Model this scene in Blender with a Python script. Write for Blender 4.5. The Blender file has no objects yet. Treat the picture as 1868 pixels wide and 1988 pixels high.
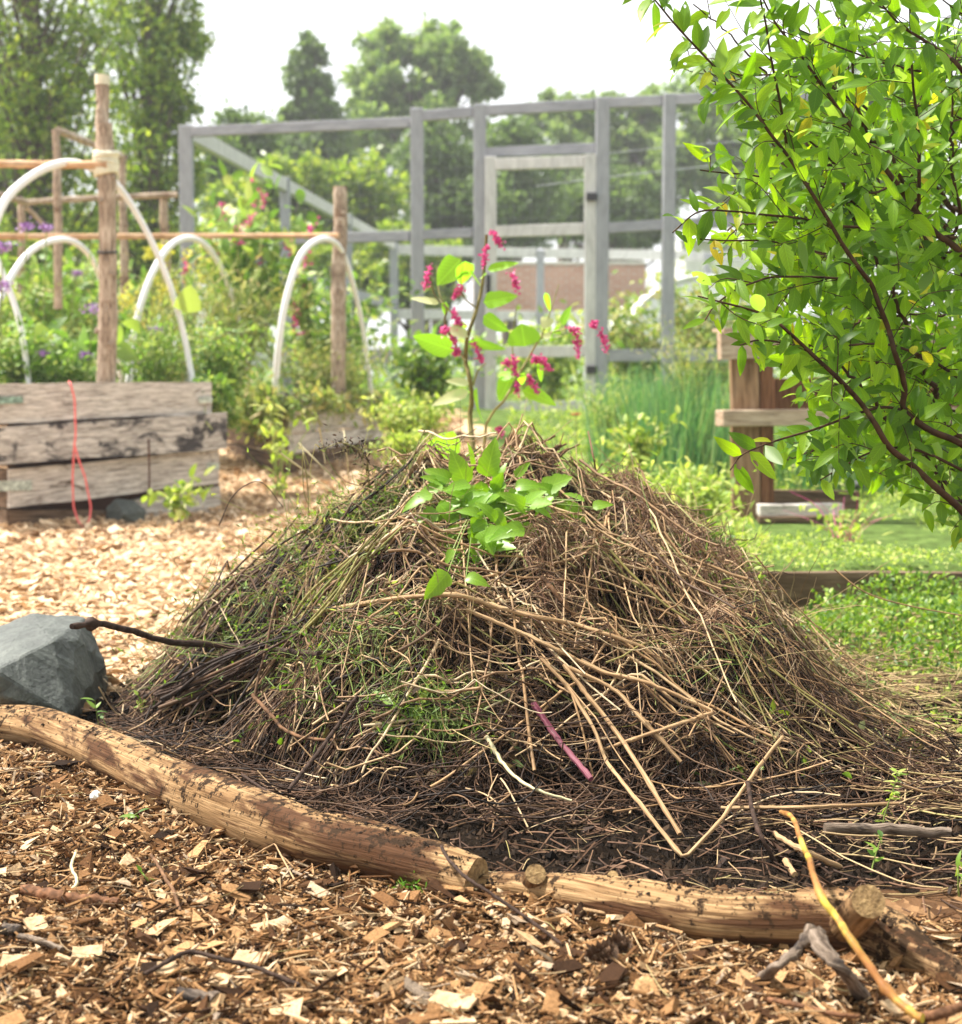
import bpy, bmesh, math
import numpy as np
from mathutils import Vector, Matrix
R = np.random.default_rng(7)
C = bpy.context.scene.collection
scene = bpy.context.scene

# ------------------------------------------------------------------ camera
W0, H0, F0 = 1868.0, 1988.0, 3152.0          # picture frame in measuring units
PITCH = math.atan(254.0 / F0)
CAMZ = 0.80
cam = bpy.data.cameras.new('camera'); camo = bpy.data.objects.new('camera', cam); C.objects.link(camo)
camo.location = (0, 0, CAMZ); camo.rotation_euler = (math.pi/2 - PITCH, 0, 0)
cam.sensor_fit = 'VERTICAL'; cam.sensor_height = 24.0; cam.sensor_width = 24.0*W0/H0
cam.lens = F0 / H0 * 24.0
cam.clip_start = 0.05; cam.clip_end = 800
cam.dof.use_dof = True; cam.dof.focus_distance = 2.95; cam.dof.aperture_fstop = 3.7
scene.camera = camo
# ------------------------------------------------------------------ light
SUN_EL, SUN_AZ = math.radians(58), math.radians(-72)   # azimuth from +Y towards +X
world = bpy.data.worlds.new('World'); scene.world = world; world.use_nodes = True
nt = world.node_tree; nt.nodes.clear()
out = nt.nodes.new('ShaderNodeOutputWorld'); bg = nt.nodes.new('ShaderNodeBackground')
sky = nt.nodes.new('ShaderNodeTexSky'); sky.sky_type = 'NISHITA'; sky.sun_disc = False
sky.sun_elevation = SUN_EL; sky.sun_rotation = SUN_AZ; sky.air_density = 1.0; sky.dust_density = 3.0
mx = nt.nodes.new('ShaderNodeMix'); mx.data_type = 'RGBA'; mx.inputs[0].default_value = 0.82
mx.inputs[7].default_value = (8.2, 8.3, 8.35, 1)      # thin white overcast over the clear-sky colour
nt.links.new(sky.outputs[0], mx.inputs[6]); nt.links.new(mx.outputs[2], bg.inputs[0])
bg.inputs[1].default_value = 0.054; nt.links.new(bg.outputs[0], out.inputs[0])
sun = bpy.data.lights.new('sun', 'SUN'); sun.energy = 3.4; sun.angle = math.radians(4); sun.color = (1, .94, .85)
suno = bpy.data.objects.new('sun', sun); C.objects.link(suno)
sd = Vector((math.sin(SUN_AZ)*math.cos(SUN_EL), math.cos(SUN_AZ)*math.cos(SUN_EL), math.sin(SUN_EL)))
suno.rotation_euler = sd.to_track_quat('Z', 'Y').to_euler()
scene.view_settings.view_transform = 'Standard'; scene.view_settings.look = 'None'
scene.view_settings.gamma = 1; scene.view_settings.exposure = 1.88
scene.render.engine = 'CYCLES'
cy = scene.cycles
cy.max_bounces = 8; cy.diffuse_bounces = 3; cy.glossy_bounces = 2; cy.transmission_bounces = 4; cy.transparent_max_bounces = 6
cy.use_denoising = True; cy.sample_clamp_indirect = 6
cy.caustics_reflective = False; cy.caustics_refractive = False

# ------------------------------------------------------------------ picture <-> world
cp, sp = math.cos(PITCH), math.sin(PITCH)
def ray(u, v):
    a, b = (u - W0/2)/F0, -(v - H0/2)/F0
    return np.array([a, cp + b*sp, -sp + b*cp])
def at(u, v, Y):
    d = ray(u, v); return np.array([0, 0, CAMZ]) + d*(Y/d[1])
def px(w, Y): return w/F0*Y
def sstep(a, b, x):
    t = np.clip((x-a)/(b-a), 0, 1); return t*t*(3-2*t)
def wob(x, y, s, seed=0):
    return (np.sin(x*s*1.3+seed)+np.sin(y*s*1.7+seed*2.1)+np.sin((x+y)*s*.9+seed*.7)+np.sin((x-y)*s*2.1+seed*1.3)*.6)/3.6
def gz(x, y):
    x = np.asarray(x, float); y = np.asarray(y, float)
    z = 0.58*sstep(8.1, 14.0, y) + 0.10*sstep(14, 26, y)
    z = z + 0.12*sstep(5.72, 5.86, y)*sstep(.85, 1.02, x)*(1-sstep(9, 12, y))
    z = z + 0.013*wob(x, y, 4.0) * (1-sstep(8, 12, y)*.5) + .006*wob(x, y, 17, 2)
    # woodchip pushed up against the logs, slight hollow between
    z = z + .018*np.exp(-((x-.17)/.25)**2 - ((y-2.42)/.12)**2)
    return z
HX = [-1.25,-1.0,-.84,-.71,-.60,-.46,-.30,-.12,.08,.24,.39,.52,.64,.74,.84,.98,1.3]
HZ = [0,.005,.03,.14,.265,.37,.445,.505,.54,.50,.44,.38,.30,.185,.08,.02,0]
HOLES = []
def hz(x, y):
    x = np.asarray(x, float); y = np.asarray(y, float)
    h = np.interp(x, HX, HZ)
    yc = 3.88; fr = 2.98 + 1.15*np.clip(-x-.22, 0, .7) + .05*np.clip(x-.5, 0, 1)
    t = np.where(y < yc, (yc-y)/(yc-fr), (y-yc)/.85); t = np.clip(t, 0, 1)
    p = (1-t**2.0)**.85
    n = .97 + .13*wob(x, y, 7, 3) + .14*wob(x, y, 19, 5) + .09*wob(x, y, 41, 8)
    z = h*p*n
    for cx, cy_, rx, ry, dp in HOLES: z = z - dp*np.exp(-((x-cx)/rx)**2-((y-cy_)/ry)**2)*np.minimum(z*6, 1)
    return np.maximum(z, 0)
def surf(x, y): return gz(x, y) + hz(x, y)
def hit(u, v, lift=0.0, fn=surf, t0=1.5, t1=60):
    d = ray(u, v); o = np.array([0, 0, CAMZ])
    t = t0; prev = t
    while t < t1:
        p = o + d*t
        if p[2] <= float(fn(p[0], p[1])) + lift:
            a, b = prev, t
            for _ in range(14):
                m = (a+b)/2; p = o+d*m
                if p[2] <= float(fn(p[0], p[1])) + lift: b = m
                else: a = m
            return o + d*b
        prev = t; t += .02 if t < 7 else .08
    return o + d*t1
def hole_at(lst):
    hs_ = [(hit(u, v), rx, ry, dp) for u, v, rx, ry, dp in lst]
    for p, rx, ry, dp in hs_: HOLES.append((p[0], p[1]+.02, rx, ry, dp))
hole_at([(430,1385,.14,.09,.16),(560,1345,.07,.05,.07),(760,1520,.10,.05,.06),(870,1500,.06,.05,.06),(1255,1235,.10,.06,.11),(1080,1500,.09,.05,.06),(1330,1400,.05,.05,.05),(980,1330,.06,.05,.05),(700,1400,.06,.05,.04),(1450,1480,.08,.05,.05)])
LUMPS = [(hit(u, v), r) for u, v, r in [(545,1395,.055),(925,1530,.05),(640,1300,.06),(700,1560,.05),(1350,1500,.06),(1180,1300,.05),(860,1240,.05),(1000,1420,.045),(1560,1520,.05),(480,1490,.04),(1250,1420,.05),(760,1120,.06),(1200,1560,.045),(1420,1300,.06),(1120,1110,.06)]]
for p, r in LUMPS: HOLES.append((p[0], p[1], r, r*.8, -.7*r))
def G(u, v, lift=0): return hit(u, v, lift, gz)

# ------------------------------------------------------------------ object helpers
def tag(o, label=None, cat=None, group=None, kind=None):
    if label: o['label'] = label
    if cat: o['category'] = cat
    if group: o['group'] = group
    if kind: o['kind'] = kind
    return o
def empty(name, loc, label=None, cat=None, group=None, rz=0):
    o = bpy.data.objects.new(name, None); C.objects.link(o); o.location = [float(c) for c in loc]
    o.rotation_euler = (0, 0, rz); o.empty_display_size = .1
    return tag(o, label, cat, group)
class MB:
    """collects vertices, quads and triangles for one mesh object"""
    def __init__(s): s.v = []; s.q = []; s.t = []; s.uv = []; s.n = 0
    def add(s, v, q=None, t=None, uv=None):
        v = np.asarray(v, float).reshape(-1, 3); s.v.append(v)
        s.uv.append(np.zeros((len(v), 2)) if uv is None else np.asarray(uv, float).reshape(-1, 2))
        if q is not None and len(q): s.q.append(np.asarray(q, int).reshape(-1, 4)+s.n)
        if t is not None and len(t): s.t.append(np.asarray(t, int).reshape(-1, 3)+s.n)
        s.n += len(v); return s
    def build(s, name, mat, parent=None, smooth=True):
        V = np.concatenate(s.v); UV = np.concatenate(s.uv)
        q = np.concatenate(s.q) if s.q else np.zeros((0, 4), int)
        t = np.concatenate(s.t) if s.t else np.zeros((0, 3), int)
        if parent is not None and parent.type == 'EMPTY':
            org = np.array(parent.location)
            rz = parent.rotation_euler[2]
            V = V - org
            if rz:
                c, sn = math.cos(-rz), math.sin(-rz)
                V = np.stack([V[:, 0]*c - V[:, 1]*sn, V[:, 0]*sn + V[:, 1]*c, V[:, 2]], 1)
        elif parent is not None:
            V = V - np.array(parent['_org'])
        org0 = (0, 0, 0)
        if parent is None:
            org0 = np.array([(V[:, 0].min()+V[:, 0].max())/2, (V[:, 1].min()+V[:, 1].max())/2, V[:, 2].min()])
            V = V - org0
        me = bpy.data.meshes.new(name)
        me.vertices.add(len(V)); me.vertices.foreach_set('co', V.astype(np.float32).ravel())
        li = np.concatenate([q.ravel(), t.ravel()]).astype(np.int32)
        me.loops.add(len(li)); me.loops.foreach_set('vertex_index', li)
        ls = np.concatenate([np.arange(len(q))*4, len(q)*4+np.arange(len(t))*3]).astype(np.int32)
        me.polygons.add(len(ls)); me.polygons.foreach_set('loop_start', ls)
        me.polygons.foreach_set('use_smooth', np.full(len(ls), smooth, bool))
        ul = me.uv_layers.new(name='UVMap'); ul.data.foreach_set('uv', UV[li].astype(np.float32).ravel())
        me.update(calc_edges=True); me.validate()
        me.materials.append(mat)
        o = bpy.data.objects.new(name, me); C.objects.link(o)
        if parent is None: o.location = [float(c) for c in org0]
        else: o.parent = parent
        o['_org'] = [float(c) for c in (org0 if parent is None else (parent.location if parent.type == 'EMPTY' else parent['_org']))]
        return o
def nrm(a): return a/np.maximum(np.linalg.norm(a, axis=-1, keepdims=True), 1e-9)
def tubes(mb, P, Rr, S=5, cap=False, flat=1.0):
    """P (N,K,3) centre lines, Rr (N,K) radii; UV = metres along, metres around"""
    P = np.asarray(P, float)
    if P.ndim == 2: P = P[None]
    N, K, _ = P.shape
    Rr = np.broadcast_to(np.asarray(Rr, float), (N, K))
    T = nrm(np.gradient(P, axis=1))
    m = nrm(P[:, -1]-P[:, 0])
    ref = np.where(np.abs(m[:, 2:3]) > .85, np.array([[1., 0, 0]]), np.array([[0., 0, 1]]))
    n1 = nrm(np.cross(T, ref[:, None])); n2 = np.cross(T, n1)
    a = np.arange(S)/S*2*np.pi
    V = P[:, :, None] + Rr[:, :, None, None]*(np.cos(a)[None, None, :, None]*n1[:, :, None]+np.sin(a)[None, None, :, None]*n2[:, :, None]*flat)
    L = np.concatenate([np.zeros((N, 1)), np.cumsum(np.linalg.norm(np.diff(P, axis=1), axis=2), axis=1)], 1)
    uv = np.stack([np.broadcast_to(L[:, :, None], (N, K, S)), np.broadcast_to(np.minimum(a, 2*np.pi-a)[None, None]*Rr[:, :, None], (N, K, S))], -1)
    i = np.arange(K-1)[:, None]*S; j = np.arange(S)[None]; j2 = (j+1) % S
    q = np.stack([i+j, i+j2, i+S+j2, i+S+j], -1).reshape(-1, 4)
    Q = (np.arange(N)[:, None, None]*K*S + q[None]).reshape(-1, 4)
    mb.add(V.reshape(-1, 3), Q, uv=uv.reshape(-1, 2))
    if cap:
        for e in (0, K-1):
            c = P[:, e]; ring = V[:, e]
            vv = np.concatenate([c[:, None], ring], 1)
            k = np.arange(S)
            tt = np.stack([np.zeros(S, int), 1+k, 1+(k+1) % S], 1)
            if e: tt = tt[:, ::-1]
            TT = (np.arange(N)[:, None, None]*(S+1)+tt[None]).reshape(-1, 3)
            mb.add(vv.reshape(-1, 3), t=TT, uv=np.concatenate([np.zeros((N, S+1, 1)), np.full((N, S+1, 1), .3)], 2).reshape(-1, 2))
    return mb
def spline(pts, K=24):
    """smooth curve through points (Catmull-Rom)"""
    P = np.asarray(pts, float); n = len(P)
    if n == 2: return P[0]+(P[1]-P[0])*np.linspace(0, 1, K)[:, None]
    E = np.concatenate([[2*P[0]-P[1]], P, [2*P[-1]-P[-2]]])
    t = np.linspace(0, n-1-1e-6, K); i = t.astype(int); f = (t-i)[:, None]
    a, b, c, d = E[i], E[i+1], E[i+2], E[i+3]
    return .5*((2*b)+(-a+c)*f+(2*a-5*b+4*c-d)*f*f+(-a+3*b-3*c+d)*f**3)
def polyl(pts, K=24):
    P = np.asarray(pts, float); L = np.concatenate([[0], np.cumsum(np.linalg.norm(np.diff(P, axis=0), axis=1))])
    s = np.linspace(0, L[-1], K); return np.stack([np.interp(s, L, P[:, k]) for k in range(3)], 1)
def leaf_tmpl(rows=5, shape='ovate', fold=.12):
    ys = np.linspace(0, 1, rows+1); v = []
    for y in ys:
        if shape == 'ovate': w = np.sin(np.pi*y**.75)**.8 if 0 < y < 1 else 0.0
        elif shape == 'lance': w = np.sin(np.pi*y**.9) if 0 < y < 1 else 0.0
        elif shape == 'heart': w = min(1, (y*6)**.5)*np.cos(np.pi/2*y**1.6)**.9 if 0 < y < 1 else (0.0)
        else: w = 1-y*.97
        v += [(-w/2, y, fold*w), (0, y, 0), (w/2, y, fold*w)]
    q = []
    for r in range(rows):
        b = r*3; q += [(b, b+1, b+4, b+3), (b+1, b+2, b+5, b+4)]
    return np.array(v), np.array(q)
T_OV = leaf_tmpl(5, 'ovate'); T_LA = leaf_tmpl(4, 'lance', .1); T_HE = leaf_tmpl(6, 'heart', .1); T_BL = leaf_tmpl(4, 'blade', .15)
T_S2 = (np.array([(0, 0, 0), (.5, .45, .08), (0, 1, 0), (-.5, .45, .08)]), np.array([(0, 1, 2, 3)]))
def leaves(mb, pos, dr, nm, L, Wd, tmpl, curl=0.0, jag=0.0):
    tv, tq = tmpl
    pos = np.asarray(pos, float).reshape(-1, 3); N = len(pos)
    dr = nrm(np.broadcast_to(np.asarray(dr, float), (N, 3))); nm = np.broadcast_to(np.asarray(nm, float), (N, 3))
    sd_ = nrm(np.cross(dr, nm)); nm = np.cross(sd_, dr)
    L = np.broadcast_to(np.asarray(L, float), (N,)); Wd = np.broadcast_to(np.asarray(Wd, float), (N,)); curl = np.broadcast_to(np.asarray(curl, float), (N,))
    x = np.broadcast_to(tv[None, :, 0], (N, len(tv))).copy(); y = tv[None, :, 1]; z = tv[None, :, 2]
    if jag: x = x*(1+jag*R.uniform(-1, 1, x.shape))
    X = x*Wd[:, None]; Yv = y*L[:, None]*(1-.15*np.abs(curl)[:, None]*y); Z = z*Wd[:, None] - curl[:, None]*L[:, None]*y**2
    V = pos[:, None]+X[..., None]*sd_[:, None]+Yv[..., None]*dr[:, None]+Z[..., None]*nm[:, None]
    uv = np.stack([x, np.broadcast_to(y, x.shape)], -1)
    Q = (np.arange(N)[:, None, None]*len(tv)+tq[None]).reshape(-1, 4)
    mb.add(V.reshape(-1, 3), Q, uv=uv.reshape(-1, 2)); return mb
def rdir(n, up=0.0):
    d = R.normal(size=(n, 3)); d[:, 2] += up; return nrm(d)

# ------------------------------------------------------------------ materials
def ramp(nt_, cols, pos=None, interp='LINEAR'):
    r = nt_.nodes.new('ShaderNodeValToRGB'); cr = r.color_ramp; cr.interpolation = interp
    n = len(cols); pos = pos or [i/(n-1) for i in range(n)]
    while len(cr.elements) < n: cr.elements.new(.5)
    for e, p, c in zip(cr.elements, pos, cols): e.position = p; e.color = (*c, 1)
    return r
def new_mat(name):
    m = bpy.data.materials.new(name); m.use_nodes = True; n = m.node_tree
    return m, n, n.nodes['Principled BSDF'], n.nodes['Material Output']
def noise(n, vec, scale, detail=4, rough=.55, sc=None, dist=0.0):
    t = n.nodes.new('ShaderNodeTexNoise'); t.inputs['Scale'].default_value = scale
    t.inputs['Detail'].default_value = detail; t.inputs['Roughness'].default_value = rough; t.inputs['Distortion'].default_value = dist
    if sc is not None:
        mp = n.nodes.new('ShaderNodeMapping'); mp.inputs['Scale'].default_value = sc
        n.links.new(vec, mp.inputs[0]); vec = mp.outputs[0]
    n.links.new(vec, t.inputs['Vector']); return t
def mixc(n, fac, a, b, mode='MIX'):
    m = n.nodes.new('ShaderNodeMix'); m.data_type = 'RGBA'; m.blend_type = mode
    if isinstance(fac, (int, float)): m.inputs[0].default_value = fac
    else: n.links.new(fac, m.inputs[0])
    for k, x in ((6, a), (7, b)):
        if isinstance(x, tuple): m.inputs[k].default_value = (*x, 1)
        else: n.links.new(x, m.inputs[k])
    return m.outputs[2]
def math_(n, op, a, b=None, clamp=False):
    m = n.nodes.new('ShaderNodeMath'); m.operation = op; m.use_clamp = clamp
    for k, x in ((0, a), (1, b)):
        if x is None: continue
        if isinstance(x, (int, float)): m.inputs[k].default_value = x
        else: n.links.new(x, m.inputs[k])
    return m.outputs[0]
def bump(n, bs, h, strength=.4, dist=.01):
    b = n.nodes.new('ShaderNodeBump'); b.inputs['Strength'].default_value = strength; b.inputs['Distance'].default_value = dist
    n.links.new(h, b.inputs['Height']); n.links.new(b.outputs[0], bs.inputs['Normal'])
def island_mat(name, cols, pos=None, rough=.75, transl=0.0, tcol=None, spec=.3, back=None, nscale=0, nlo=.6, veins=False, holes=0):
    """each loose piece takes its own colour from the ramp; optional light passing through leaves"""
    m, n, bs, out_ = new_mat(name)
    g = n.nodes.new('ShaderNodeNewGeometry'); r = ramp(n, cols, pos)
    n.links.new(g.outputs['Random Per Island'], r.inputs[0]); col = r.outputs[0]
    tc = n.nodes.new('ShaderNodeTexCoord')
    if nscale:
        t = noise(n, tc.outputs['Object'], nscale, 3)
        rr = ramp(n, [(nlo,)*3, (1.15,)*3], [.3, .7]); n.links.new(t.outputs[0], rr.inputs[0])
        col = mixc(n, 1.0, col, rr.outputs[0], 'MULTIPLY')
    if veins:
        sx = n.nodes.new('ShaderNodeSeparateXYZ'); n.links.new(tc.outputs['UV'], sx.inputs[0])
        ax = math_(n, 'ABSOLUTE', sx.outputs[0])
        mid = math_(n, 'LESS_THAN', ax, .03)
        w = math_(n, 'SINE', math_(n, 'MULTIPLY', math_(n, 'SUBTRACT', sx.outputs[1], math_(n, 'MULTIPLY', ax, .55)), 52))
        vv = math_(n, 'MAXIMUM', mid, math_(n, 'MULTIPLY', math_(n, 'GREATER_THAN', w, .86), .6))
        lighter = mixc(n, 1.0, col, (1.35, 1.3, 1.5), 'MULTIPLY')
        col = mixc(n, math_(n, 'MULTIPLY', vv, .8), col, lighter)
    if back:
        col = mixc(n, math_(n, 'MULTIPLY', g.outputs['Backfacing'], .75), col, back)
    n.links.new(col, bs.inputs['Base Color']); bs.inputs['Roughness'].default_value = rough
    bs.inputs['Specular IOR Level'].default_value = spec
    if transl:
        tb = n.nodes.new('ShaderNodeBsdfTranslucent'); ms = n.nodes.new('ShaderNodeMixShader')
        tcl = mixc(n, 1.0, col, tcol or (1.6, 1.7, .8), 'MULTIPLY')
        n.links.new(tcl, tb.inputs[0]); ms.inputs[0].default_value = transl
        n.links.new(bs.outputs[0], ms.inputs[1]); n.links.new(tb.outputs[0], ms.inputs[2]); n.links.new(ms.outputs[0], out_.inputs[0])
        last = ms.outputs[0]
    else: last = bs.outputs[0]
    if holes:
        t = noise(n, tc.outputs['Object'], holes, 1, .4)
        th = math_(n, 'GREATER_THAN', t.outputs[0], .71)
        tr = n.nodes.new('ShaderNodeBsdfTransparent'); ms2 = n.nodes.new('ShaderNodeMixShader')
        n.links.new(th, ms2.inputs[0]); n.links.new(last, ms2.inputs[1]); n.links.new(tr.outputs[0], ms2.inputs[2]); n.links.new(ms2.outputs[0], out_.inputs[0])
    return m
def wood_mat(name, cols, coord='UV', scale=1.0, stretch=(3, 60, 60), rough=.8, spots=None, bstr=.35, pos=None, spotamt=.55, spec=.1, dirt=None, dirt_lo=.5):
    """grain stretched along the length of the piece, with darker stains"""
    m, n, bs, out_ = new_mat(name)
    tc = n.nodes.new('ShaderNodeTexCoord'); oi = n.nodes.new('ShaderNodeObjectInfo')
    add = n.nodes.new('ShaderNodeVectorMath'); add.operation = 'ADD'
    n.links.new(tc.outputs[coord], add.inputs[0]); n.links.new(math_(n, 'MULTIPLY', oi.outputs['Random'], 37.0), add.inputs[1])
    vec = add.outputs[0]
    g1 = noise(n, vec, scale, 6, .65, stretch, .3)
    r = ramp(n, cols, pos or [.3+.4*i/(len(cols)-1) for i in range(len(cols))]); n.links.new(g1.outputs[0], r.inputs[0]); col = r.outputs[0]
    if spots:
        s = noise(n, vec, scale*.9, 5, .62, (stretch[0]*.9, stretch[1]*.18, stretch[2]*.18), .6)
        sr = ramp(n, [(0, 0, 0), (1, 1, 1)], [spotamt, spotamt+.09]); n.links.new(s.outputs[0], sr.inputs[0])
        col = mixc(n, sr.outputs[0], col, spots)
    if dirt:
        ge = n.nodes.new('ShaderNodeNewGeometry'); sz = n.nodes.new('ShaderNodeSeparateXYZ'); n.links.new(ge.outputs['Normal'], sz.inputs[0])
        d = noise(n, tc.outputs['Object'], 55, 4, .75)
        dd = math_(n, 'ADD', d.outputs[0], math_(n, 'MULTIPLY', sz.outputs[2], .09))
        d2 = noise(n, tc.outputs['Object'], 6, 3, .6)
        dd = math_(n, 'ADD', dd, math_(n, 'MULTIPLY', math_(n, 'SUBTRACT', d2.outputs[0], .5), .55))
        dr_ = ramp(n, [(0, 0, 0), (1, 1, 1)], [dirt_lo+.14, dirt_lo+.2]); n.links.new(dd, dr_.inputs[0])
        col = mixc(n, dr_.outputs[0], col, dirt)
    g3 = noise(n, vec, scale*2.2, 3, .6, stretch, .1); r3 = ramp(n, [(.5,.47,.44),(1.12,1.12,1.12)], [.33,.55]); n.links.new(g3.outputs[0], r3.inputs[0]); col = mixc(n, .25 if 'painted' in name or 'pale_grey' in name else .8, col, mixc(n, 1.0, col, r3.outputs[0], 'MULTIPLY'))
    n.links.new(col, bs.inputs['Base Color']); bs.inputs['Roughness'].default_value = rough; bs.inputs['Specular IOR Level'].default_value = spec
    bump(n, bs, math_(n, 'ADD', g1.outputs[0], g3.outputs[0]), bstr*1.5, .005)
    return m
def plain(name, col, rough=.5, metal=0, spec=.4, var=.12, sc=8, bstr=0):
    m, n, bs, out_ = new_mat(name); tc = n.nodes.new('ShaderNodeTexCoord')
    t = noise(n, tc.outputs['Object'], sc, 5)
    a = tuple(c*(1-var*2) for c in col); b = tuple(min(1, c*(1+var)) for c in col)
    r = ramp(n, [a, b], [.35, .65]); n.links.new(t.outputs[0], r.inputs[0]); n.links.new(r.outputs[0], bs.inputs['Base Color'])
    bs.inputs['Roughness'].default_value = rough; bs.inputs['Metallic'].default_value = metal; bs.inputs['Specular IOR Level'].default_value = spec
    if bstr: bump(n, bs, t.outputs[0], bstr, .01)
    return m

M = {}
M['shrub'] = island_mat('shrub_leaf', [(.045,.11,.008),(.085,.19,.010),(.13,.26,.012),(.20,.34,.016),(.40,.34,.03)], [0,.3,.6,.96,1], rough=.45, transl=.58, tcol=(2.4,2.2,.5), spec=.35, back=(.16,.26,.12), veins=True, holes=38)
M['tree_near'] = island_mat('broad_tree_leaf', [(.08,.14,.02),(.14,.22,.03),(.21,.30,.045),(.32,.36,.07)], rough=.4, transl=.5, tcol=(1.8,1.8,.7), spec=.6)
M['tree_dark'] = island_mat('conifer_leaf', [(.07,.12,.045),(.11,.17,.06),(.17,.24,.08)], rough=.55, transl=.4)
M['tree_far'] = island_mat('far_tree_leaf', [(.12,.19,.07),(.18,.26,.09),(.26,.33,.12)], rough=.55, transl=.45)
M['plant'] = island_mat('garden_leaf', [(.07,.14,.02),(.12,.22,.035),(.18,.31,.05),(.27,.37,.08),(.4,.42,.16)], rough=.5, transl=.4, spec=.35)
M['plant_y'] = island_mat('straw_green_leaf', [(.12,.2,.04),(.22,.3,.07),(.34,.36,.12),(.42,.33,.14)], rough=.6, transl=.35)
M['lime'] = island_mat('ground_cover_leaf', [(.12,.20,.03),(.24,.34,.05),(.38,.46,.10),(.5,.48,.22)], rough=.5, transl=.4)
M['weed'] = island_mat('weed_leaf', [(.04,.10,.012),(.09,.18,.018),(.17,.28,.025),(.30,.38,.04)], rough=.45, transl=.35, spec=.4)
M['bluegrass'] = island_mat('tall_grass_blade', [(.06,.17,.07),(.10,.25,.10),(.17,.33,.14),(.3,.4,.16)], rough=.5, transl=.35)
M['nettle'] = island_mat('nettle_leaf', [(.05,.13,.015),(.10,.23,.015),(.18,.33,.02),(.28,.42,.03)], rough=.4, transl=.42, tcol=(1.9,1.9,.6), spec=.4, back=(.2,.32,.14), veins=True)
M['persic'] = island_mat('persicaria_leaf', [(.14,.32,.02),(.2,.42,.03),(.27,.46,.04)], rough=.5, transl=.55, spec=.35, back=(.4,.5,.3), veins=True)
M['pale_leaf'] = island_mat('pale_leaf', [(.45,.55,.33),(.5,.5,.3)], rough=.5, transl=.35)
M['pink'] = island_mat('pink_flower', [(.5,.03,.2),(.68,.08,.3),(.8,.25,.46)], rough=.6, transl=.2, tcol=(1.2,1,1))
M['violet'] = island_mat('violet_flower', [(.2,.08,.3),(.36,.18,.48),(.5,.3,.6)], rough=.6)
M['yellow'] = island_mat('yellow_flower', [(.5,.48,.06),(.65,.6,.12)], rough=.6, transl=.3)
M['red'] = island_mat('red_petal', [(.7,.04,.03),(.8,.1,.06)], rough=.5)
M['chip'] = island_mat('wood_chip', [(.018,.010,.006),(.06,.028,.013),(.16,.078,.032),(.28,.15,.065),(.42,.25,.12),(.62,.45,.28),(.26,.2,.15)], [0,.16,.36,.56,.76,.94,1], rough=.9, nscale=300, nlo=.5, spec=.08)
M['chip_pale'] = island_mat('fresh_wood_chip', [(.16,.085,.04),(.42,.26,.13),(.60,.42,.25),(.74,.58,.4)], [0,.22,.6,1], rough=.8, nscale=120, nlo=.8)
M['crumb'] = island_mat('soil_crumb', [(.004,.0025,.002),(.013,.008,.005),(.05,.031,.019)], rough=.9, spec=.12)
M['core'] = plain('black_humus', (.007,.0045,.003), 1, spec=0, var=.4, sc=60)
M['stem_tan'] = island_mat('dry_stem', [(.07,.035,.018),(.20,.11,.05),(.38,.23,.11),(.55,.38,.21),(.62,.5,.32)], [0,.25,.55,.85,1], rough=.6, nscale=40, nlo=.55, spec=.35)
M['stem_dark'] = island_mat('dark_stem', [(.012,.009,.008),(.035,.02,.014),(.08,.042,.024),(.15,.085,.045)], rough=.7, nscale=30)
M['stem_olive'] = island_mat('olive_stem', [(.09,.075,.02),(.18,.15,.04),(.30,.26,.09),(.2,.24,.06)], rough=.55, nscale=30)
M['root'] = island_mat('fine_root', [(.03,.014,.008),(.12,.055,.03),(.28,.15,.085),(.52,.37,.25)], [0,.4,.8,1], rough=.7)
M['root_d'] = island_mat('shaded_dark_root', [(.02,.010,.006),(.07,.034,.018),(.15,.08,.045),(.3,.18,.11)], [0,.45,.85,1], rough=.8)  # dark root colour; outside the right shoulder it has the heap's shading painted in
M['green_stem'] = island_mat('green_stem', [(.10,.17,.03),(.2,.28,.06),(.34,.40,.16)], rough=.5, transl=.15)
M['dead_leaf'] = island_mat('dead_leaf', [(.03,.018,.01),(.09,.05,.025),(.05,.07,.02),(.2,.14,.08),(.07,.12,.03)], rough=.8, transl=.15)
M['straw'] = island_mat('straw', [(.10,.055,.028),(.26,.17,.085),(.46,.33,.18),(.32,.27,.10)], rough=.6)
M['log'] = wood_mat('peeled_log', [(.10,.05,.022),(.27,.165,.08),(.42,.28,.15)], stretch=(5,110,110), spots=(.075,.036,.018), spotamt=.49, rough=.75, dirt=(.030,.017,.009), dirt_lo=.46, spec=.06)
M['log_end'] = wood_mat('cut_log_end', [(.10,.06,.03),(.26,.17,.08),(.36,.25,.12)], coord='Object', stretch=(90,90,90), rough=.8)
M['pole'] = wood_mat('stripped_pole', [(.15,.10,.07),(.36,.28,.21),(.56,.47,.38)], stretch=(9,40,40), spots=(.16,.09,.05), spotamt=.57, rough=.75)
M['pole_tan'] = wood_mat('tan_pole', [(.34,.19,.10),(.48,.30,.17),(.58,.42,.28)], stretch=(6,40,40), rough=.7)
M['weathered'] = wood_mat('weathered_board', [(.22,.20,.18),(.50,.46,.42),(.66,.63,.58)], coord='Object', stretch=(7,7,60), spots=(.13,.10,.08), spotamt=.60, rough=.85, bstr=.5)
M['weathered_dark'] = wood_mat('stained_board', [(.15,.14,.13),(.42,.39,.36),(.66,.62,.57)], coord='Object', stretch=(8,8,60), spots=(.06,.056,.058), spotamt=.50, rough=.85, bstr=.5)
M['board_brown'] = wood_mat('brown_board', [(.055,.035,.022),(.12,.078,.05),(.20,.14,.095)], coord='Object', stretch=(4,4,40), rough=.8)
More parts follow.
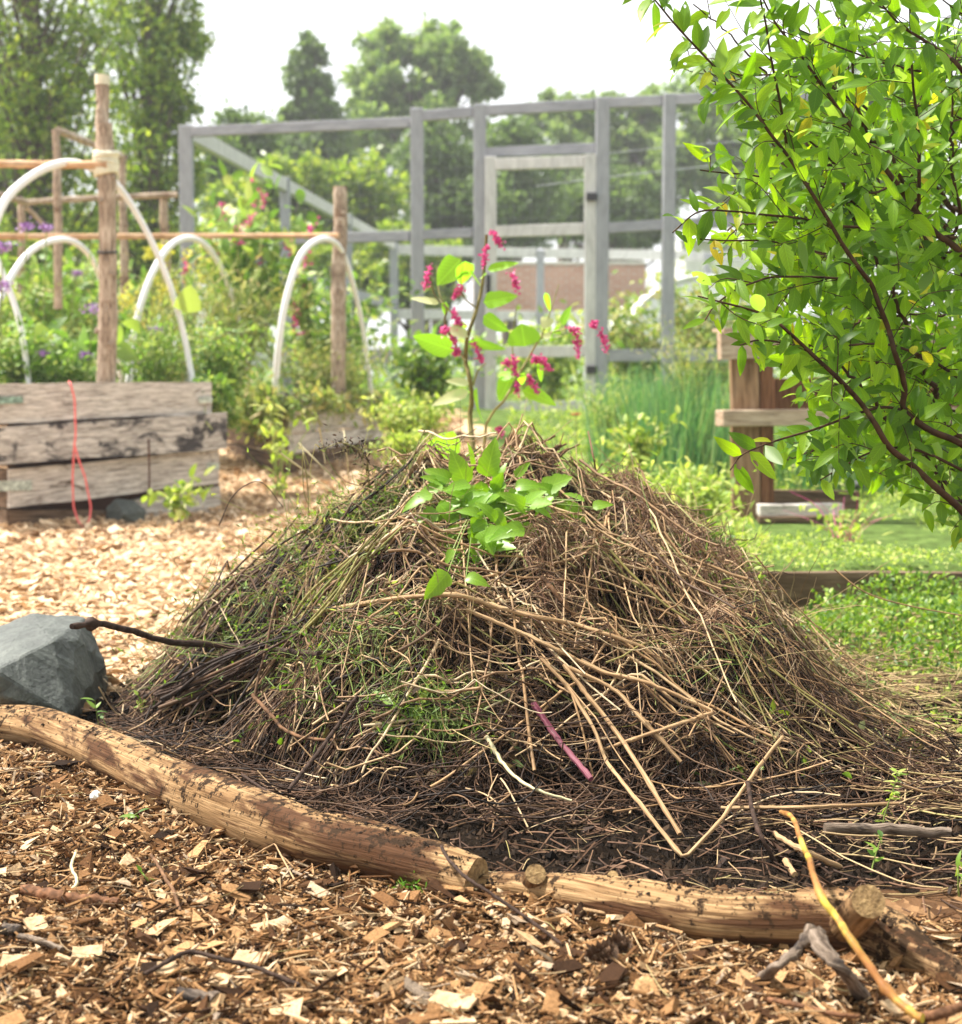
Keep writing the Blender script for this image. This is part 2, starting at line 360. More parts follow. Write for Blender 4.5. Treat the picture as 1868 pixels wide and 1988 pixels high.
M['timber'] = wood_mat('timber', [(.13,.075,.04),(.24,.15,.085),(.33,.23,.145)], coord='Object', stretch=(30,30,3), spots=(.07,.04,.025), spotamt=.64, rough=.75)
M['timber_h'] = wood_mat('timber_rail', [(.26,.18,.12),(.38,.29,.21),(.48,.39,.30)], coord='Object', stretch=(4,30,30), rough=.75)
M['timber_red'] = wood_mat('red_brown_timber', [(.10,.045,.02),(.17,.08,.04),(.24,.13,.065)], coord='Object', stretch=(30,30,3), rough=.7)
M['driftwood'] = wood_mat('weathered_stick', [(.05,.036,.028),(.17,.13,.10),(.30,.24,.19)], stretch=(14,90,90), spots=(.018,.016,.018), spotamt=.54, rough=.8, bstr=.6)
M['grey'] = wood_mat('grey_painted_timber', [(.27,.28,.305),(.30,.31,.335),(.33,.34,.365)], coord='Object', stretch=(18,18,4), rough=.65, bstr=.15)
M['grey_h'] = wood_mat('grey_painted_rail', [(.20,.21,.235),(.27,.28,.31),(.33,.34,.365)], coord='Object', stretch=(4,18,18), rough=.65, bstr=.15)
M['gate'] = wood_mat('pale_grey_timber', [(.42,.42,.41),(.5,.5,.49),(.58,.575,.55)], coord='Object', stretch=(15,15,4), rough=.65, bstr=.15)
M['wire'] = plain('galvanised_wire', (.4,.42,.42), .4, .6)
M['black'] = plain('black_iron', (.02,.02,.025), .5)
M['pvc'] = plain('white_pipe', (.78,.78,.78), .35, spec=.5, var=.03)
M['bracket'] = plain('green_metal_strap', (.22,.33,.27), .5, .2, var=.4, sc=40)
M['bracket_l'] = plain('pale_metal_strap', (.45,.50,.44), .5, .2, var=.3, sc=40)
M['string'] = plain('pink_twine', (.8,.14,.14), .6, var=.05)
M['rebar'] = plain('rusty_iron', (.09,.035,.02), .85)
M['tape'] = plain('cloth_tie', (.72,.68,.52), .8)
M['purple'] = wood_mat('purple_stem', [(.07,.016,.025),(.14,.038,.06),(.24,.10,.12)], stretch=(4,160,160), rough=.45, bstr=.2)
M['twig_dark'] = plain('dark_bark', (.05,.03,.022), .8, var=.3, sc=60, bstr=.3, spec=.15)
M['twig_brown'] = plain('brown_bark', (.15,.08,.042), .8, var=.35, sc=60, bstr=.3, spec=.15)
M['twig_red'] = plain('red_brown_bark', (.17,.08,.04), .8, var=.3, sc=60, bstr=.4, spec=.15)
M['stalk'] = wood_mat('tan_stalk', [(.22,.12,.06),(.40,.26,.14),(.54,.38,.22)], stretch=(8,260,260), rough=.55, bstr=.3)
M['stalk_pale'] = plain('pale_root', (.5,.44,.26), .5, var=.1)
M['willow'] = wood_mat('yellow_twig', [(.24,.10,.04),(.34,.17,.05),(.55,.46,.07)], stretch=(9,9,9), rough=.45, bstr=.1, pos=[.4,.52,.62])
M['shrub_bark'] = plain('shrub_bark', (.07,.038,.02), .85, spec=.15, var=.25, sc=40)
M['bark'] = plain('tree_bark', (.13,.10,.08), .9, var=.3, sc=6)
M['white_paint'] = plain('white_paint', (.8,.8,.78), .6, var=.03)
M['white_film'] = plain('white_film', (.82,.84,.8), .5, var=.06)
M['roof_grey'] = plain('grey_roof', (.3,.31,.33), .7)
M['glass'] = plain('window_glass', (.12,.14,.17), .1, spec=.8)
M['cone'] = plain('pine_cone_scale', (.16,.09,.05), .7, var=.3, sc=80)
M['stone_w'] = plain('pale_stone', (.6,.58,.52), .7, var=.1, sc=30)
M['slab'] = plain('split_wood', (.46,.31,.17), .75, var=.2, sc=90, bstr=.4)
M['moss'] = island_mat('moss_blade', [(.09,.24,.02),(.18,.38,.04)], rough=.6, transl=.3)

def rock_mat():
    m, n, bs, out_ = new_mat('grey_rock'); tc = n.nodes.new('ShaderNodeTexCoord')
    a = noise(n, tc.outputs['Object'], 9, 8, .65); b = noise(n, tc.outputs['Object'], 90, 5, .7)
    r = ramp(n, [(.03,.036,.033),(.06,.07,.064),(.11,.122,.11)], [.3,.5,.72]); n.links.new(a.outputs[0], r.inputs[0])
    r2 = ramp(n, [(.6,.6,.6),(1.25,1.25,1.2)], [.35,.65]); n.links.new(b.outputs[0], r2.inputs[0])
    n.links.new(mixc(n, 1.0, r.outputs[0], r2.outputs[0], 'MULTIPLY'), bs.inputs['Base Color']); bs.inputs['Roughness'].default_value = .62
    bump(n, bs, math_(n, 'ADD', a.outputs[0], math_(n, 'MULTIPLY', b.outputs[0], .25)), .7, .02); return m
M['rock'] = rock_mat()
def brick_mat():
    m, n, bs, out_ = new_mat('red_brick'); tc = n.nodes.new('ShaderNodeTexCoord')
    b = n.nodes.new('ShaderNodeTexBrick'); b.inputs['Scale'].default_value = 1; b.inputs['Brick Width'].default_value = .22; b.inputs['Row Height'].default_value = .075; b.inputs['Mortar Size'].default_value = .008
    b.inputs['Color1'].default_value = (.42,.2,.14,1); b.inputs['Color2'].default_value = (.5,.27,.2,1); b.inputs['Mortar'].default_value = (.5,.46,.4,1)
    mp = n.nodes.new('ShaderNodeMapping'); mp.inputs['Rotation'].default_value = (math.pi/2, 0, 0)
    n.links.new(tc.outputs['Object'], mp.inputs[0]); n.links.new(mp.outputs[0], b.inputs['Vector'])
    n.links.new(b.outputs[0], bs.inputs['Base Color']); bs.inputs['Roughness'].default_value = .85; return m
M['brick'] = brick_mat()
def ground_mat():
    m, n, bs, out_ = new_mat('ground'); ge = n.nodes.new('ShaderNodeNewGeometry'); pos = ge.outputs['Position']
    s = n.nodes.new('ShaderNodeSeparateXYZ'); n.links.new(pos, s.inputs[0]); X, Y = s.outputs[0], s.outputs[1]
    wn = noise(n, pos, 3.5, 4, .6); wv = math_(n, 'MULTIPLY', math_(n, 'SUBTRACT', wn.outputs[0], .5), .9)
    vo = n.nodes.new('ShaderNodeTexVoronoi'); vo.inputs['Scale'].default_value = 42; n.links.new(pos, vo.inputs['Vector'])
    sc = n.nodes.new('ShaderNodeSeparateColor'); n.links.new(vo.outputs['Color'], sc.inputs[0])
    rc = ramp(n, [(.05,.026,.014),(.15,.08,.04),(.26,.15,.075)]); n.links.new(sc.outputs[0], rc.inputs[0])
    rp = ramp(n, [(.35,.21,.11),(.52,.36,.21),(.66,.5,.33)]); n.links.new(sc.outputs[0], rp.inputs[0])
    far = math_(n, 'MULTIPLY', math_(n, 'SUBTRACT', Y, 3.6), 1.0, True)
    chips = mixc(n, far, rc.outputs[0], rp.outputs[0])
    sn = noise(n, pos, 60, 6, .75); rs = ramp(n, [(.003,.002,.0015),(.009,.006,.004),(.025,.016,.010)], [.3,.5,.8]); n.links.new(sn.outputs[0], rs.inputs[0])
    gn = noise(n, pos, 14, 5, .7); rg = ramp(n, [(.04,.05,.015),(.08,.13,.03),(.16,.22,.06)], [.3,.5,.7]); n.links.new(gn.outputs[0], rg.inputs[0])
    # soil bed: behind the logs, around the heap
    e = math_(n, 'ADD', math_(n, 'POWER', math_(n, 'DIVIDE', math_(n, 'SUBTRACT', X, .3), 1.35), 2), math_(n, 'POWER', math_(n, 'DIVIDE', math_(n, 'SUBTRACT', Y, 3.6), 1.12), 2))
    logl = math_(n, 'SUBTRACT', Y, math_(n, 'ADD', 2.50, math_(n, 'MULTIPLY', math_(n, 'MAXIMUM', math_(n, 'MULTIPLY', X, -1), 0), .95)))
    soil = math_(n, 'MULTIPLY', math_(n, 'LESS_THAN', math_(n, 'ADD', e, math_(n, 'MULTIPLY', wv, .5)), 1.0), math_(n, 'GREATER_THAN', logl, 0))
    # greenery: right of a line running back from the heap, and everything beyond the beds
    gr = math_(n, 'GREATER_THAN', math_(n, 'ADD', math_(n, 'SUBTRACT', X, math_(n, 'SUBTRACT', 1.15, math_(n, 'MULTIPLY', math_(n, 'SUBTRACT', Y, 3.0), .13))), wv), 0)
    gr = math_(n, 'MULTIPLY', gr, math_(n, 'GREATER_THAN', Y, 3.2))
    gr = math_(n, 'MAXIMUM', gr, math_(n, 'GREATER_THAN', math_(n, 'ADD', Y, wv), 13.6))
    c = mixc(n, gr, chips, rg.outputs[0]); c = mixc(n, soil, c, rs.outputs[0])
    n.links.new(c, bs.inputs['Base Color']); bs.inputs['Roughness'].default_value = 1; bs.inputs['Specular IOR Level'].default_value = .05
    bump(n, bs, math_(n, 'ADD', sn.outputs[0], vo.outputs['Distance']), .6, .012); return m
M['ground'] = ground_mat()

# ------------------------------------------------------------------ ground: one sheet to the horizon
def make_ground():
    ys = np.concatenate([np.arange(-6, 1.4, .5), np.arange(1.4, 5.4, .025), np.arange(5.4, 14, .12), np.arange(14, 40, 1.0), np.array([45, 60, 90, 140, 250, 420])])
    xs = np.concatenate([-np.array([400, 200, 100, 60, 30, 18, 12, 9, 7, 5.5, 4.5])[:], np.arange(-4, -1.6, .12), np.arange(-1.6, 1.8, .03), np.arange(1.8, 4.2, .12), np.array([4.5, 5.5, 7, 9, 12, 18, 30, 60, 100, 200, 400])])
    Xg, Yg = np.meshgrid(xs, ys); Z = gz(Xg, Yg)
    soil = (((Xg-.3)/1.35)**2 + ((Yg-3.6)/1.12)**2 < 1.05)
    Z = Z + soil*(.006*wob(Xg, Yg, 60, 4)+.005*wob(Xg, Yg, 110, 9))
    V = np.stack([Xg, Yg, Z], -1); ny, nx = Xg.shape
    i = (np.arange(ny-1)[:, None]*nx+np.arange(nx-1)[None]).ravel()
    q = np.stack([i, i+1, i+1+nx, i+nx], 1)
    mb = MB(); mb.add(V, q); o = mb.build('ground', M['ground']); tag(o, 'garden ground of wood chip path, dark soil and green cover', None, kind='structure')
    return o
make_ground()

# ------------------------------------------------------------------ wood chips
BOX = np.array([(-1,-1,-1),(1,-1,-1),(1,1,-1),(-1,1,-1),(-1,-1,1),(1,-1,1),(1,1,1),(-1,1,1)], float)*.5
BQ = np.array([(0,3,2,1),(4,5,6,7),(0,1,5,4),(1,2,6,5),(2,3,7,6),(3,0,4,7)])
def chips(mb, pos, L, Wd, T, tilt=.35, flat=None):
    N = len(pos); V = np.broadcast_to(BOX, (N, 8, 3)).copy()
    V += R.uniform(-.24, .24, (N, 8, 3))*np.array([1, 1, .5])
    tp = R.random(N) < .25                      # many chips run to a point
    V[tp[:, None] & (np.arange(8)[None] % 4 == 1), 1] *= .15; V[tp[:, None] & (np.arange(8)[None] % 4 == 2), 1] *= .15
    V = V*np.stack([L, Wd, T], 1)[:, None]
    V[:, :, 2] += (np.abs(V[:, :, 0])/L[:, None])**2*R.uniform(-.2, .25, N)[:, None]*L[:, None]
    a = R.uniform(0, 2*np.pi, N); n_ = nrm(np.stack([R.normal(0, tilt, N), R.normal(0, tilt, N), np.ones(N)], 1))
    t = np.stack([np.cos(a), np.sin(a), np.zeros(N)], 1); t = nrm(t-(t*n_).sum(1)[:, None]*n_); b = np.cross(n_, t)
    Wv = pos[:, None]+V[..., 0:1]*t[:, None]+V[..., 1:2]*b[:, None]+V[..., 2:3]*n_[:, None]
    mb.add(Wv.reshape(-1, 3), (np.arange(N)[:, None, None]*8+BQ[None]).reshape(-1, 4))
def logline(x):                                  # y of the line of the two logs
    return np.where(x < 0, 2.50 - .93*x, 2.47-.20*x)
def front_chips():
    mb = MB()
    n = 85000; y = 1.72+R.random(n)**1.15*2.3; x = R.uniform(-1, 1, n)*(.33*y+.06)
    lim = logline(x); k = (y < lim+.01) ; x, y = x[k], y[k]; n = len(x)
    # a few chips thrown over the soil behind the logs
    L = np.clip(R.lognormal(-4.38, .52, n), .004, .045); Wd = L*R.uniform(.14, .6, n); T = Wd*R.uniform(.15, .45, n)+.0008
    z = gz(x, y)+R.random(n)**1.3*.018
    chips(mb, np.stack([x, y, z], 1), L, Wd, T, .5)
    n = 12000; y = R.uniform(1.75, 4, n); x = R.uniform(-1, 1, n)*(.33*y+.05); k = y < logline(x); x, y = x[k], y[k]; n = len(x)
    L = R.uniform(.01, .045, n); Wd = R.uniform(.001, .004, n); chips(mb, np.stack([x, y, gz(x, y)+.006+R.random(n)*.018], 1), L, Wd, Wd*.6, .5)
    n = 45000; y = 1.72+R.random(n)**1.15*2.3; x = R.uniform(-1, 1, n)*(.33*y+.06); k = y < logline(x)+.02; x, y = x[k], y[k]; n = len(x)
    L = R.uniform(.003, .014, n); Wd = L*R.uniform(.15, .5, n); chips(mb, np.stack([x, y, gz(x, y)+.006+R.random(n)*.014], 1), L, Wd, Wd*.5, .6)
    n = 1300; y = R.uniform(1.75, 3.6, n); x = R.uniform(-1, 1, n)*(.33*y+.05); k = y < logline(x)-.02; x, y = x[k], y[k]; n = len(x)
    th = R.uniform(0, 6.28, n); L = R.uniform(.015, .07, n)[:, None]; f = np.linspace(-.5, .5, 6)[None]; X = x[:, None]+np.cos(th)[:, None]*L*f; Yq = y[:, None]+np.sin(th)[:, None]*L*f+R.normal(0, .25, n)[:, None]*L*f**2
    tubes(mb, np.stack([X, Yq, gz(X, Yq)+.014+R.random(n)[:, None]*.012+R.normal(0, .18, n)[:, None]*L*f], -1), R.uniform(.0007, .003, n)[:, None]*np.linspace(1, .8, 6)[None], 6, cap=True)
    # larger, paler chips lying on top
    n = 240; y = R.uniform(1.75, 3.3, n); x = R.uniform(-1, 1, n)*(.33*y+.05); k = y < logline(x)-.05; x, y = x[k], y[k]; n = len(x)
    L = R.uniform(.028, .05, n); Wd = L*R.uniform(.45, .7, n); chips(mb, np.stack([x, y, gz(x, y)+.018+R.random(n)*.008], 1), L, Wd, R.uniform(.002, .006, n), .3)
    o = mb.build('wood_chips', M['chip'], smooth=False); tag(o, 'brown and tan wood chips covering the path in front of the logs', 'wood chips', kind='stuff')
def path_chips():
    mb = MB(); n = 80000; y = 3.1+R.random(n)*10.5; x = R.uniform(-3.8, 1.9, n)
    k = (x > -.36*y-.3) & (x < 1.05-.13*(y-3)+.1*wob(x, y, 3)) & (hz(x, y) < .02) & (y > logline(x)+.35)
    k &= ~((((x-.3)/1.25)**2+((y-3.6)/1.0)**2) < 1)
    x, y = x[k], y[k]; n = len(x); L = np.clip(R.lognormal(-3.8, .4, n), .008, .05)*(1+.04*(y-3)); Wd = L*R.uniform(.3, .8, n); T = Wd*R.uniform(.12, .3, n)
    chips(mb, np.stack([x, y, gz(x, y)+R.random(n)*.025], 1), L, Wd, T, .4)
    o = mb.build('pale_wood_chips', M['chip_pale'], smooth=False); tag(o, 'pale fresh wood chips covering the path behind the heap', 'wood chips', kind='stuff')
front_chips(); path_chips()
def soil_crumbs():
    mb = MB(); n = 34000; x = R.uniform(-1.1, 1.5, n); y = R.uniform(2.45, 4.3, n)
    k = (y > logline(x)+.02) & ((((x-.3)/1.3)**2+((y-3.6)/1.12)**2) < 1) & (x < .36*y); x, y = x[k], y[k]; n = len(x)
    s = np.clip(R.lognormal(-5.45, .55, n), .0018, .014)
    V = np.array([(1,0,0),(0,1,0),(-1,0,0),(0,-1,0),(0,0,1),(0,0,-1)], float)
    T = np.array([(0,1,4),(1,2,4),(2,3,4),(3,0,4),(1,0,5),(2,1,5),(3,2,5),(0,3,5)])
    P = np.stack([x, y, surf(x, y)+.001], 1)
    VV = P[:, None]+(V[None]*R.uniform(.6, 1.3, (n, 6, 1)) + R.uniform(-.25, .25, (n, 6, 3)))*s[:, None, None]
    mb.add(VV.reshape(-1, 3), t=(np.arange(n)[:, None, None]*6+T[None]).reshape(-1, 3))
    o = mb.build('soil_crumbs', M['crumb'], smooth=False); tag(o, 'dark crumbly soil spread under and before the heap', 'soil', kind='stuff')
soil_crumbs()

# ------------------------------------------------------------------ the heap
heap = empty('compost_heap', (0.1, 3.85, 0), 'big heap of dry stems, roots and pulled weeds behind the peeled logs', 'compost heap')
def heap_core():
    xs = np.arange(-1.35, 1.45, .022); ys = np.arange(2.9, 4.85, .022); X, Y = np.meshgrid(xs, ys)
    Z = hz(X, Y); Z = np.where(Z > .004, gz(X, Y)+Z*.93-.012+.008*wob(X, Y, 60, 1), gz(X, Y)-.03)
    V = np.stack([X, Y, Z], -1); ny, nx = X.shape; i = (np.arange(ny-1)[:, None]*nx+np.arange(nx-1)[None]).ravel()
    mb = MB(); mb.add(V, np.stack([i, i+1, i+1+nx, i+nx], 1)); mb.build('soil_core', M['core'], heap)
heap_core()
def field(x, y):                                 # main lie of the stems across the heap
    return np.radians(np.interp(x, [-.9, -.5, -.15, .1, .5, 1.0], [30, 42, 10, -35, -42, -30]))
KINK = .4
def march(n, K, length, x0, y0, th, off0, curl, lift_end=.3, straight=.5):
    kk = np.where(R.random(n) < KINK, R.integers(2, max(3, K-2), n), -1); ka = R.normal(0, 1.0, n)
    ds = length/(K-1); x, y = x0.copy(), y0.copy(); th = th.copy(); P = np.zeros((n, K, 3)); c = R.normal(0, curl, n)
    ph = R.uniform(0, 6.28, n); oa = R.uniform(0, .02, n); e = 1e-2
    le = np.where(R.random(n) < lift_end, R.uniform(0, .07, n), R.uniform(-.03, .01, n))*np.minimum(1, length/.28)
    for k in range(K):
        f = k/(K-1); z = surf(x, y)
        P[:, k] = np.stack([x, y, z+off0+oa*np.sin(ph+5*f)+le*np.abs(2*f-1)**3], 1)
        dx, dy = np.cos(th), np.sin(th); sl = (surf(x+dx*e, y+dy*e)-z)/e
        st = ds/np.sqrt(1+np.clip(sl, -3, 3)**2); x = x+dx*st; y = y+dy*st; th = th+c*ds*6+R.normal(0, curl*.5, n)+np.where(kk == k, ka, 0)
    # stems are stiffer than the surface: relax towards the chord
    f = np.linspace(0, 1, K)[None, :, None]; ch = P[:, :1]*(1-f)+P[:, -1:]*f
    Ps = P*(1-straight)+ch*straight; Ps[:, :, 2] = np.maximum(Ps[:, :, 2], P[:, :, 2]-.004)
    return Ps
def seeds(n, front=.8, region=None):
    xs, ys = [], []; sd0 = R.uniform(0, 50)
    while len(xs) < n:
        x = R.uniform(-1.05, 1.25, n*3); y = np.where(R.random(n*3) < front, R.uniform(3.0, 3.95, n*3), R.uniform(3.9, 4.6, n*3))
        k = (hz(x, y) > .03) & (R.random(n*3) < np.clip(.45+1.1*wob(x, y, 13, sd0), .05, 1)) & ((wob(x, y, 11, 77) > -.22) | (R.random(n*3) < .12))
        for cx, cy_, rx, ry, dp in [h_ for h_ in HOLES if h_[4] > 0]: k &= (((x-cx)/rx)**2+((y-cy_)/ry)**2 > .8) | (R.random(n*3) < .25)
        if region is not None: k &= region(x, y)
        xs += list(x[k]); ys += list(y[k])
    return np.array(xs[:n]), np.array(ys[:n])
def stems(mb, n, K, Lr, rr, spread, off, curl, S=4, region=None, front=.8, lift=.25, straight=.5, rnd=.25, taper=.6):
    x, y = seeds(n, front, region); th = field(x, y)+R.normal(0, math.radians(spread), n)
    q = R.random(n) < rnd; th[q] = R.uniform(0, 6.28, q.sum())
    L = R.uniform(*Lr, n); x -= np.cos(th)*L*.4; y -= np.sin(th)*L*.25
    y = np.maximum(y, 2.95)
    P = march(n, K, L, x, y, th, R.uniform(off[0], off[1], n), curl, lift, straight)
    r = R.uniform(*rr, n)[:, None]*np.linspace(1, taper, K)[None]
    kp = np.minimum(hz(P[:, 0, 0], P[:, 0, 1]), hz(P[:, -1, 0], P[:, -1, 1])) > .012
    kp &= ~((P[:, :, 0].max(1) > .72) & (R.random(n) < .75)); kp |= R.random(n) < .06; kp &= (P[:, :, 0].min(1) > -.86) & (P[:, :, 1].min(1) > 2.86)
    tubes(mb, P[kp], r[kp], S)
rg = lambda x, y: (x > -.3) & (x < .48) & (y < 3.9)
mb = MB(); KINK = .2; stems(mb, 230, 16, (.3, .7), (.0016, .0036), 24, (.03, .09), .04, 6, straight=.8, rnd=.25, region=rg)
KINK = .55; stems(mb, 1150, 14, (.06, .36), (.0005, .0012), 55, (.01, .08), .09, 4, rnd=.6, lift=.6, straight=.3)
stems(mb, 480, 14, (.15, .5), (.0009, .0020), 35, (.03, .09), .07, 5, rnd=.45, lift=.6, straight=.5)
mb.build('dry_stems', M['stem_tan'], heap)['kind'] = 'stuff'
mb = MB(); stems(mb, 260, 14, (.2, .6), (.0014, .003), 25, (-.01, .04), .05, 5, straight=.7)
stems(mb, 2600, 12, (.05, .32), (.0004, .0011), 60, (-.01, .05), .12, 4, rnd=.6, straight=.3)
stems(mb, 150, 12, (.3, .6), (.002, .0045), 9, (.03, .07), .03, 5, region=lambda x, y: (x < -.2) & (x > -.7) & (y < 3.8), rnd=0, straight=.85)
mb.build('dark_stems', M['stem_dark'], heap)['kind'] = 'stuff'
mb = MB(); stems(mb, 190, 12, (.25, .7), (.0015, .0032), 14, (.01, .06), .04, 6, region=lambda x, y: x > -.1, straight=.8, rnd=.1)
stems(mb, 450, 12, (.1, .35), (.0006, .0013), 60, (.0, .06), .12, 4, rnd=.6)
mb.build('olive_stems', M['stem_olive'], heap)['kind'] = 'stuff'
KINK = .3
# fine reddish roots: dense fringe on the right shoulder, looser everywhere
mb = MB()
def rt(x, y): return (x > .1) & (x < .85) & (hz(x, y)+gz(x, y) > .22) & (((x-.42)/.42)**2+((surf(x, y)-.4)/.16)**2 < 1)
stems(mb, 5500, 7, (.04, .16), (.00045, .0009), 35, (.01, .08), .9, 3, region=rt, rnd=.45, lift=.6, straight=.05)
mb.build('fine_roots', M['root'], heap)['kind'] = 'stuff'; mb = MB()
stems(mb, 2600, 7, (.03, .13), (.0004, .0009), 70, (-.004, .05), 1.3, 3, rnd=.8, lift=.5, straight=.05)
stems(mb, 2600, 7, (.03, .13), (.0004, .0009), 60, (-.004, .04), 1.3, 3, rnd=.8, lift=.5, straight=.05, region=lambda x, y: surf(x, y) < .3)
mb.build('shaded_roots', M['root_d'], heap)['kind'] = 'stuff'  # same fine roots away from the right shoulder, shading put into their colour
def root_clumps():
    hb = MB(); cb = MB()
    for p, r in LUMPS:
        n = 520; a_ = R.uniform(0, 6.28, n); q = R.random(n)**.6; x = p[0]+np.cos(a_)*r*q*1.2; y = p[1]+np.sin(a_)*r*q; z = surf(x, y)
        d = nrm(np.stack([(x-p[0])/r, (y-p[1])/r-.4, .7-q], 1)+R.normal(0, .5, (n, 3))); L = R.uniform(.01, .05, n)[:, None, None]; f = np.linspace(0, 1, 6)[None, :, None]
        P = np.stack([x, y, z], 1)[:, None]+d[:, None]*L*f+np.cumsum(R.normal(0, .0022, (n, 6, 3)), 1)+np.array([0, 0, -1.])*L*f**2*.6
        tubes(hb, P, R.uniform(.0004, .0009, n)[:, None]*np.ones((1, 6)), 3)
        m = 260; a_ = R.uniform(0, 6.28, m); q = R.random(m)**.6; x = p[0]+np.cos(a_)*r*q*1.1; y = p[1]+np.sin(a_)*r*q
        V = np.array([(1,0,0),(0,1,0),(-1,0,0),(0,-1,0),(0,0,1),(0,0,-1)], float); T = np.array([(0,1,4),(1,2,4),(2,3,4),(3,0,4),(1,0,5),(2,1,5),(3,2,5),(0,3,5)])
        c = np.stack([x, y, surf(x, y)+.004], 1); sz = np.clip(R.lognormal(-5.4, .5, m), .002, .012)
        VV = c[:, None]+V[None]*R.uniform(.5, 1.3, (m, 6, 1))*sz[:, None, None]; cb.add(VV.reshape(-1, 3), t=(np.arange(m)[:, None, None]*6+T[None]).reshape(-1, 3))
    hb.build('root_clumps', M['root_d'], heap)['kind'] = 'stuff'; cb.build('soil_clods', M['crumb'], heap, smooth=False)['kind'] = 'stuff'
root_clumps()
def foot(mb, n, Lr, rr, lift=.04, bend=.6, K=7):
    x = R.uniform(-.85, 1.35, n); fr = 2.98+1.15*np.clip(-x-.22, 0, .7)+.05*np.clip(x-.5, 0, 1); y = fr+R.uniform(-.16, .34, n)
    x0, y0 = x, y; th = R.uniform(0, 6.28, n); L = R.uniform(*Lr, n); f = np.linspace(-.5, .5, K)[None]; cu = R.normal(0, bend, n)[:, None]*L[:, None]
    X = x[:, None]+np.cos(th)[:, None]*L[:, None]*f-np.sin(th)[:, None]*cu*(f**2); Y = y[:, None]+(np.sin(th)[:, None]*L[:, None]*f+np.cos(th)[:, None]*cu*f**2)*.6
    Z = surf(X, Y)+R.uniform(0, lift, n)[:, None]+R.normal(0, .2, n)[:, None]*f*L[:, None]+R.normal(0, .4, n)[:, None]*L[:, None]*(f**2); Z = np.maximum(Z, gz(X, Y)+.002)
    k = (Y.min(1) > logline(X.mean(1))+.06) & ((wob(X.mean(1), Y.mean(1), 12, 31) > -.15) | (R.random(n) < .2)) & (X.min(1) > -.9); tubes(mb, np.stack([X, Y, Z], -1)[k], (R.uniform(*rr, n)[:, None]*np.ones((1, K)))[k], 4)
mb = MB(); foot(mb, 3600, (.02, .12), (.0005, .001), .05, 1.5); mb.build('root_mat', M['root_d'], heap)['kind'] = 'stuff'
mb = MB(); foot(mb, 1400, (.05, .3), (.0008, .002), .05); mb.build('foot_stems', M['stem_dark'], heap)['kind'] = 'stuff'
mb = MB(); foot(mb, 420, (.06, .3), (.0009, .0022), .06); mb.build('foot_straws', M['stem_tan'], heap)['kind'] = 'stuff'
# wisps standing out of the outline
def wisps(mb, n, Lr, rr, region=None, up=.6, S=3, K=7, curl=1.0):
    x, y = seeds(n, .6, region); P0 = np.stack([x, y, surf(x, y)-.01], 1)
    e = .02; nx = -(surf(x+e, y)-surf(x-e, y))/(2*e); ny = -(surf(x, y+e)-surf(x, y-e))/(2*e)
    d = nrm(np.stack([nx, ny, np.ones(n)], 1)*.7+R.normal(0, .6, (n, 3))+np.array([0, 0, up*.5]))
    g = nrm(R.normal(0, 1, (n, 3))+np.array([0, 0, -.9])); L = R.uniform(*Lr, n)[:, None, None]; f = np.linspace(0, 1, K)[None, :, None]
    P = P0[:, None]+d[:, None]*L*f+g[:, None]*L*f**2*R.uniform(.1, .8, (n, 1, 1))*curl+R.normal(0, .002, (n, K, 3))
    P[:, :, 2] = np.maximum(P[:, :, 2], gz(P[:, :, 0], P[:, :, 1])+.002)
    tubes(mb, P, R.uniform(*rr, n)[:, None]*np.linspace(1, .5, K)[None], S); return P
mb = MB(); wisps(mb, 1000, (.04, .16), (.0005, .0011)); wisps(mb, 260, (.1, .28), (.0007, .0015), up=.9, K=9); mb.build('dry_wisps', M['straw'], heap)['kind'] = 'stuff'
mb = MB(); gl = lambda x, y: (x < -.15) & (surf(x, y) > .12)
P = wisps(mb, 650, (.05, .17), (.0006, .0012), gl)
stems(mb, 500, 8, (.08, .3), (.0007, .0013), 60, (.01, .06), .3, 4, region=gl, rnd=.6, lift=.6)
stems(mb, 150, 8, (.1, .3), (.0007, .0013), 60, (.02, .06), .4, 4, region=lambda x, y: (x > .2), rnd=.6, lift=.6)
mb.build('green_stems', M['green_stem'], heap)['kind'] = 'stuff'
mb = MB(); sel = R.integers(0, len(P), 2600); kk = R.integers(2, 7, 2600); pos = P[sel, kk]
leaves(mb, pos, rdir(2600, .2), rdir(2600, .5), R.uniform(.006, .022, 2600), R.uniform(.002, .006, 2600), T_S2)
x, y = seeds(500, .8, lambda x, y: (x > .35) | (x < -.3)); pos = np.stack([x, y, surf(x, y)+.025], 1)
leaves(mb, pos, rdir(500, .1), rdir(500, .8), R.uniform(.015, .04, 500), R.uniform(.006, .015, 500), T_LA, R.uniform(-.3, .6, 500))
x, y = seeds(260, .5, lambda x, y: (x > -.6) & (x < -.2) & (surf(x, y) > .38)); pos = np.stack([x, y, surf(x, y)+.03], 1)
leaves(mb, pos, rdir(260, -.3), rdir(260, .3), R.uniform(.02, .05, 260), R.uniform(.008, .016, 260), T_LA, R.uniform(-.5, .9, 260))
mb.build('small_green_leaves', M['weed'], heap)['kind'] = 'stuff'
mb = MB(); x, y = seeds(1500, .5, lambda x, y: (x > -.75) & (x < -.12) & (surf(x, y) > .22)); n = len(x); pos = np.stack([x, y, surf(x, y)+R.uniform(.02, .08, n)], 1)
leaves(mb, pos, rdir(n, .2), rdir(n, .5), R.uniform(.006, .024, n), R.uniform(.003, .008, n), T_LA, R.uniform(-.3, .6, n))
